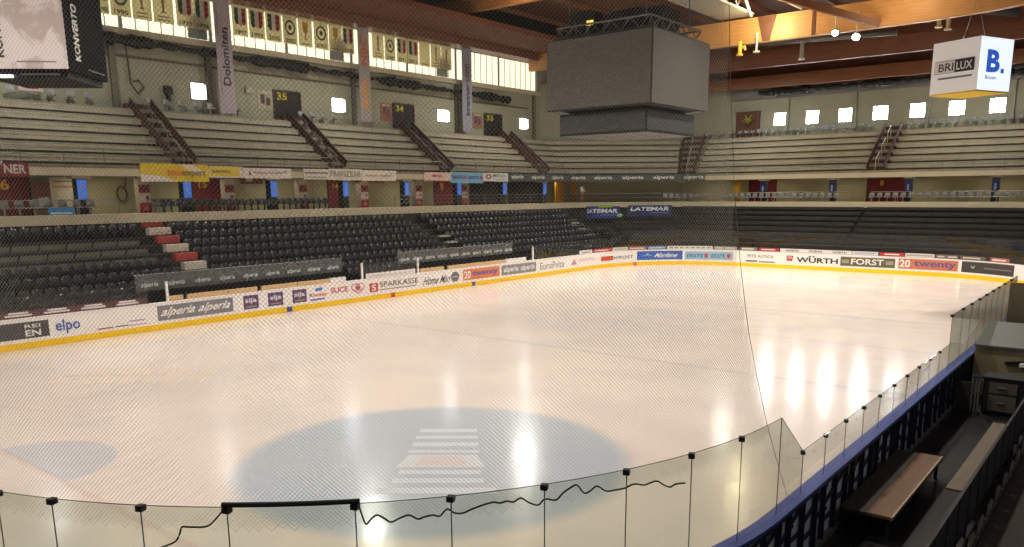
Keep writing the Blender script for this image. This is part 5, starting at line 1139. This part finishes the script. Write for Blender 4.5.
for q, (u, v, vb, c) in enumerate(((740, 48, 54, (236, 190, 80)), (757, 40, 51, (190, 186, 176)), (929, 12, 20, (214, 196, 150)), (940, 12, 26, (226, 204, 150)), (949, 18, 28, (220, 200, 150)), (802, 48, 58, (170, 166, 156)))):
    Yp = 63.2 if q < 2 else 66.5; p = ony(u, v, Yp); z1 = float(ony(u, vb, Yp)[2]); mb = MB(); mb.tube([(p[0], Yp, p[2]+.5), (p[0], Yp, z1+.3), (p[0], Yp, z1)], .15 if q != 1 else .08, 10); mb.tube([(p[0], Yp, z1), (p[0], Yp, z1-.12)], .26, 10)
    if q == 0: mb.tube([(p[0], Yp, p[2]), (p[0]+.4, Yp, p[2]+.05), (p[0]+.45, Yp, p[2]-.2)], .12, 8)
    tag(mb.build('roof_spotlight', C(c, .5)), ['bright yellow pipe shaped spotlight under the lit beam', 'slim grey spotlight under the lit beam', 'pale spotlight left of three near the white cube', 'pale spotlight middle of three near the white cube', 'pale spotlight right of three near the white cube', 'small grey spotlight below the ducts'][q], 'spotlight', 'roof spotlights')
for q, (pA, pB, r) in enumerate((((-30, 66.5, 18.0), (-17, 67.5, 17.6), .22), ((-13, 66.0, 18.6), (-9.5, 69.0, 18.2), .3), ((-9.2, 65.8, 18.9), (-6.5, 69, 18.3), .3), ((-27, 68.0, 17.9), (-20, 68.3, 17.9), .12))):
    tag(MB().tube([pA, ((np.array(pA)+np.array(pB))/2), pB], r, 12).build('roof_duct', mat('duct_grey', (112, 112, 106), .4, .3), smooth=True), 'grey round duct between the timber beams, %s one' % ('long left', 'left short', 'right short', 'thin')[q], 'duct', 'roof ducts')
t = empty('lattice_walkway', (-27, 55, 19.4)); tag(t, 'white steel lattice walkway under the roof behind the scoreboard', 'walkway')
mb = MB(); mb.b2((-29.4, 50.5, 19.45), (-26.6, 63.5, 19.55)); mb.build('deck', mat('walkway_grey', (140, 136, 124), .6), t)
Mw = mat('white_steel', (216, 214, 206), .45)
for x in (-26.6, -29.4):
    mb = MB()
    for z in (19.6, 20.9): mb.tube([(x, 50.5, z), (x, 63.5, z)], .06, 6)
    for i in range(6): y = 50.6+i*1.95; mb.tube([(x, y, 19.6), (x, y+.97, 20.9)], .06, 6); mb.tube([(x, y+.97, 20.9), (x, y+1.95, 19.6)], .06, 6)
    mb.build('side_lattice', Mw, t)
mb = MB(); mb.tube([(-25.5, 58, 20.9), (-22.6, 62.8, 19.3)], .09, 6); mb.tube([(-25.5, 58, 20.9), (-26.5, 62.8, 19.3)], .09, 6); mb.build('stay', Mw, t)
p0, p1 = ony(793, 0, 60), ony(885, 26, 63.5); tag(MB().bar(p0+(p0-p1)*.3, p1-(p1-p0)*.06, .35, .5).build('diagonal_brace', M_beamd), 'dark diagonal timber brace meeting the lit beam', 'brace')

# ================================================================== LIGHT
def area(name, loc, size, power, col=(1, .93, .84), rot=(0, 0, 0), sizey=None):
    d = bpy.data.lights.new(name, 'AREA'); d.energy = power; d.size = size; d.color = col
    if sizey: d.shape = 'RECTANGLE'; d.size_y = sizey
    o = bpy.data.objects.new(name, d); o.location = loc; o.rotation_euler = rot; COL.objects.link(o); return o
for x in (-29, -19.4, -10):
    for y in (8, 20, 32.5, 45, 57):
        if (x, y) != (-19.4, 32.5): area('rink_lamp', (x, y, 17.2), .8, {8: 410, 20: 440, 32.5: 640, 45: 570, 57: 600}[y]*(1 if x != -19.4 else .8), (1, .91, .83)).data.spread = math.radians(120)
area('near_fill_light', (5, 18, 16), 2., 75, (1, .93, .84), (0, math.radians(20), 0))  # unseen fill added to lift the dark back of the boards
for y in (18, 36, 54): area('stand_lamp', (-42, y, 17.8), 1.2, 660, (1, .96, .87), (0, math.radians(-12), 0))
for x in (-30, -12): area('end_lamp', (x, 69.0, 16.2), 1.2, 350, (1, .96, .87))
for y in np.arange(9, 64, 5.85): area('concourse_fill', (XD-1.9, y, 6.98), .3, 22, (1, .93, .78), sizey=3.)  # unseen fills added to brighten the concourse, here and at the far end
for x in np.arange(-34, 0, 6.): area('concourse_fill', (x, YD+1.9, 6.98), 3., 16, (1, .93, .78), sizey=.3)
def point(name, loc, power, col, r=.3):
    d = bpy.data.lights.new(name, 'POINT'); d.energy = power; d.color = col; d.shadow_soft_size = r; o = bpy.data.objects.new(name, d); o.location = loc; COL.objects.link(o)
point('beam_lamp', (-25, 61.2, 18.6), 640, (1, .82, .5)); point('beam_lamp', (-15, 60.5, 19.2), 240, (1, .75, .42)); point('beam_lamp', (-38, 48, 19.6), 120, (1, .6, .32)); point('beam_lamp', (-16.8, 61.5, 16.6), 60, (1, .9, .75))
w = bpy.data.worlds.new('world'); SC.world = w; w.use_nodes = True; w.node_tree.nodes['Background'].inputs[0].default_value = (.9, .93, 1, 1); w.node_tree.nodes['Background'].inputs[1].default_value = .10
SC.view_settings.view_transform = 'Standard'; SC.view_settings.look = 'None'; SC.view_settings.exposure = .55; SC.view_settings.gamma = 1
SC.cycles.use_denoising = True; SC.cycles.max_bounces = 8; SC.cycles.transparent_max_bounces = 24; SC.cycles.sample_clamp_indirect = 6; SC.cycles.caustics_reflective = False; SC.cycles.caustics_refractive = False
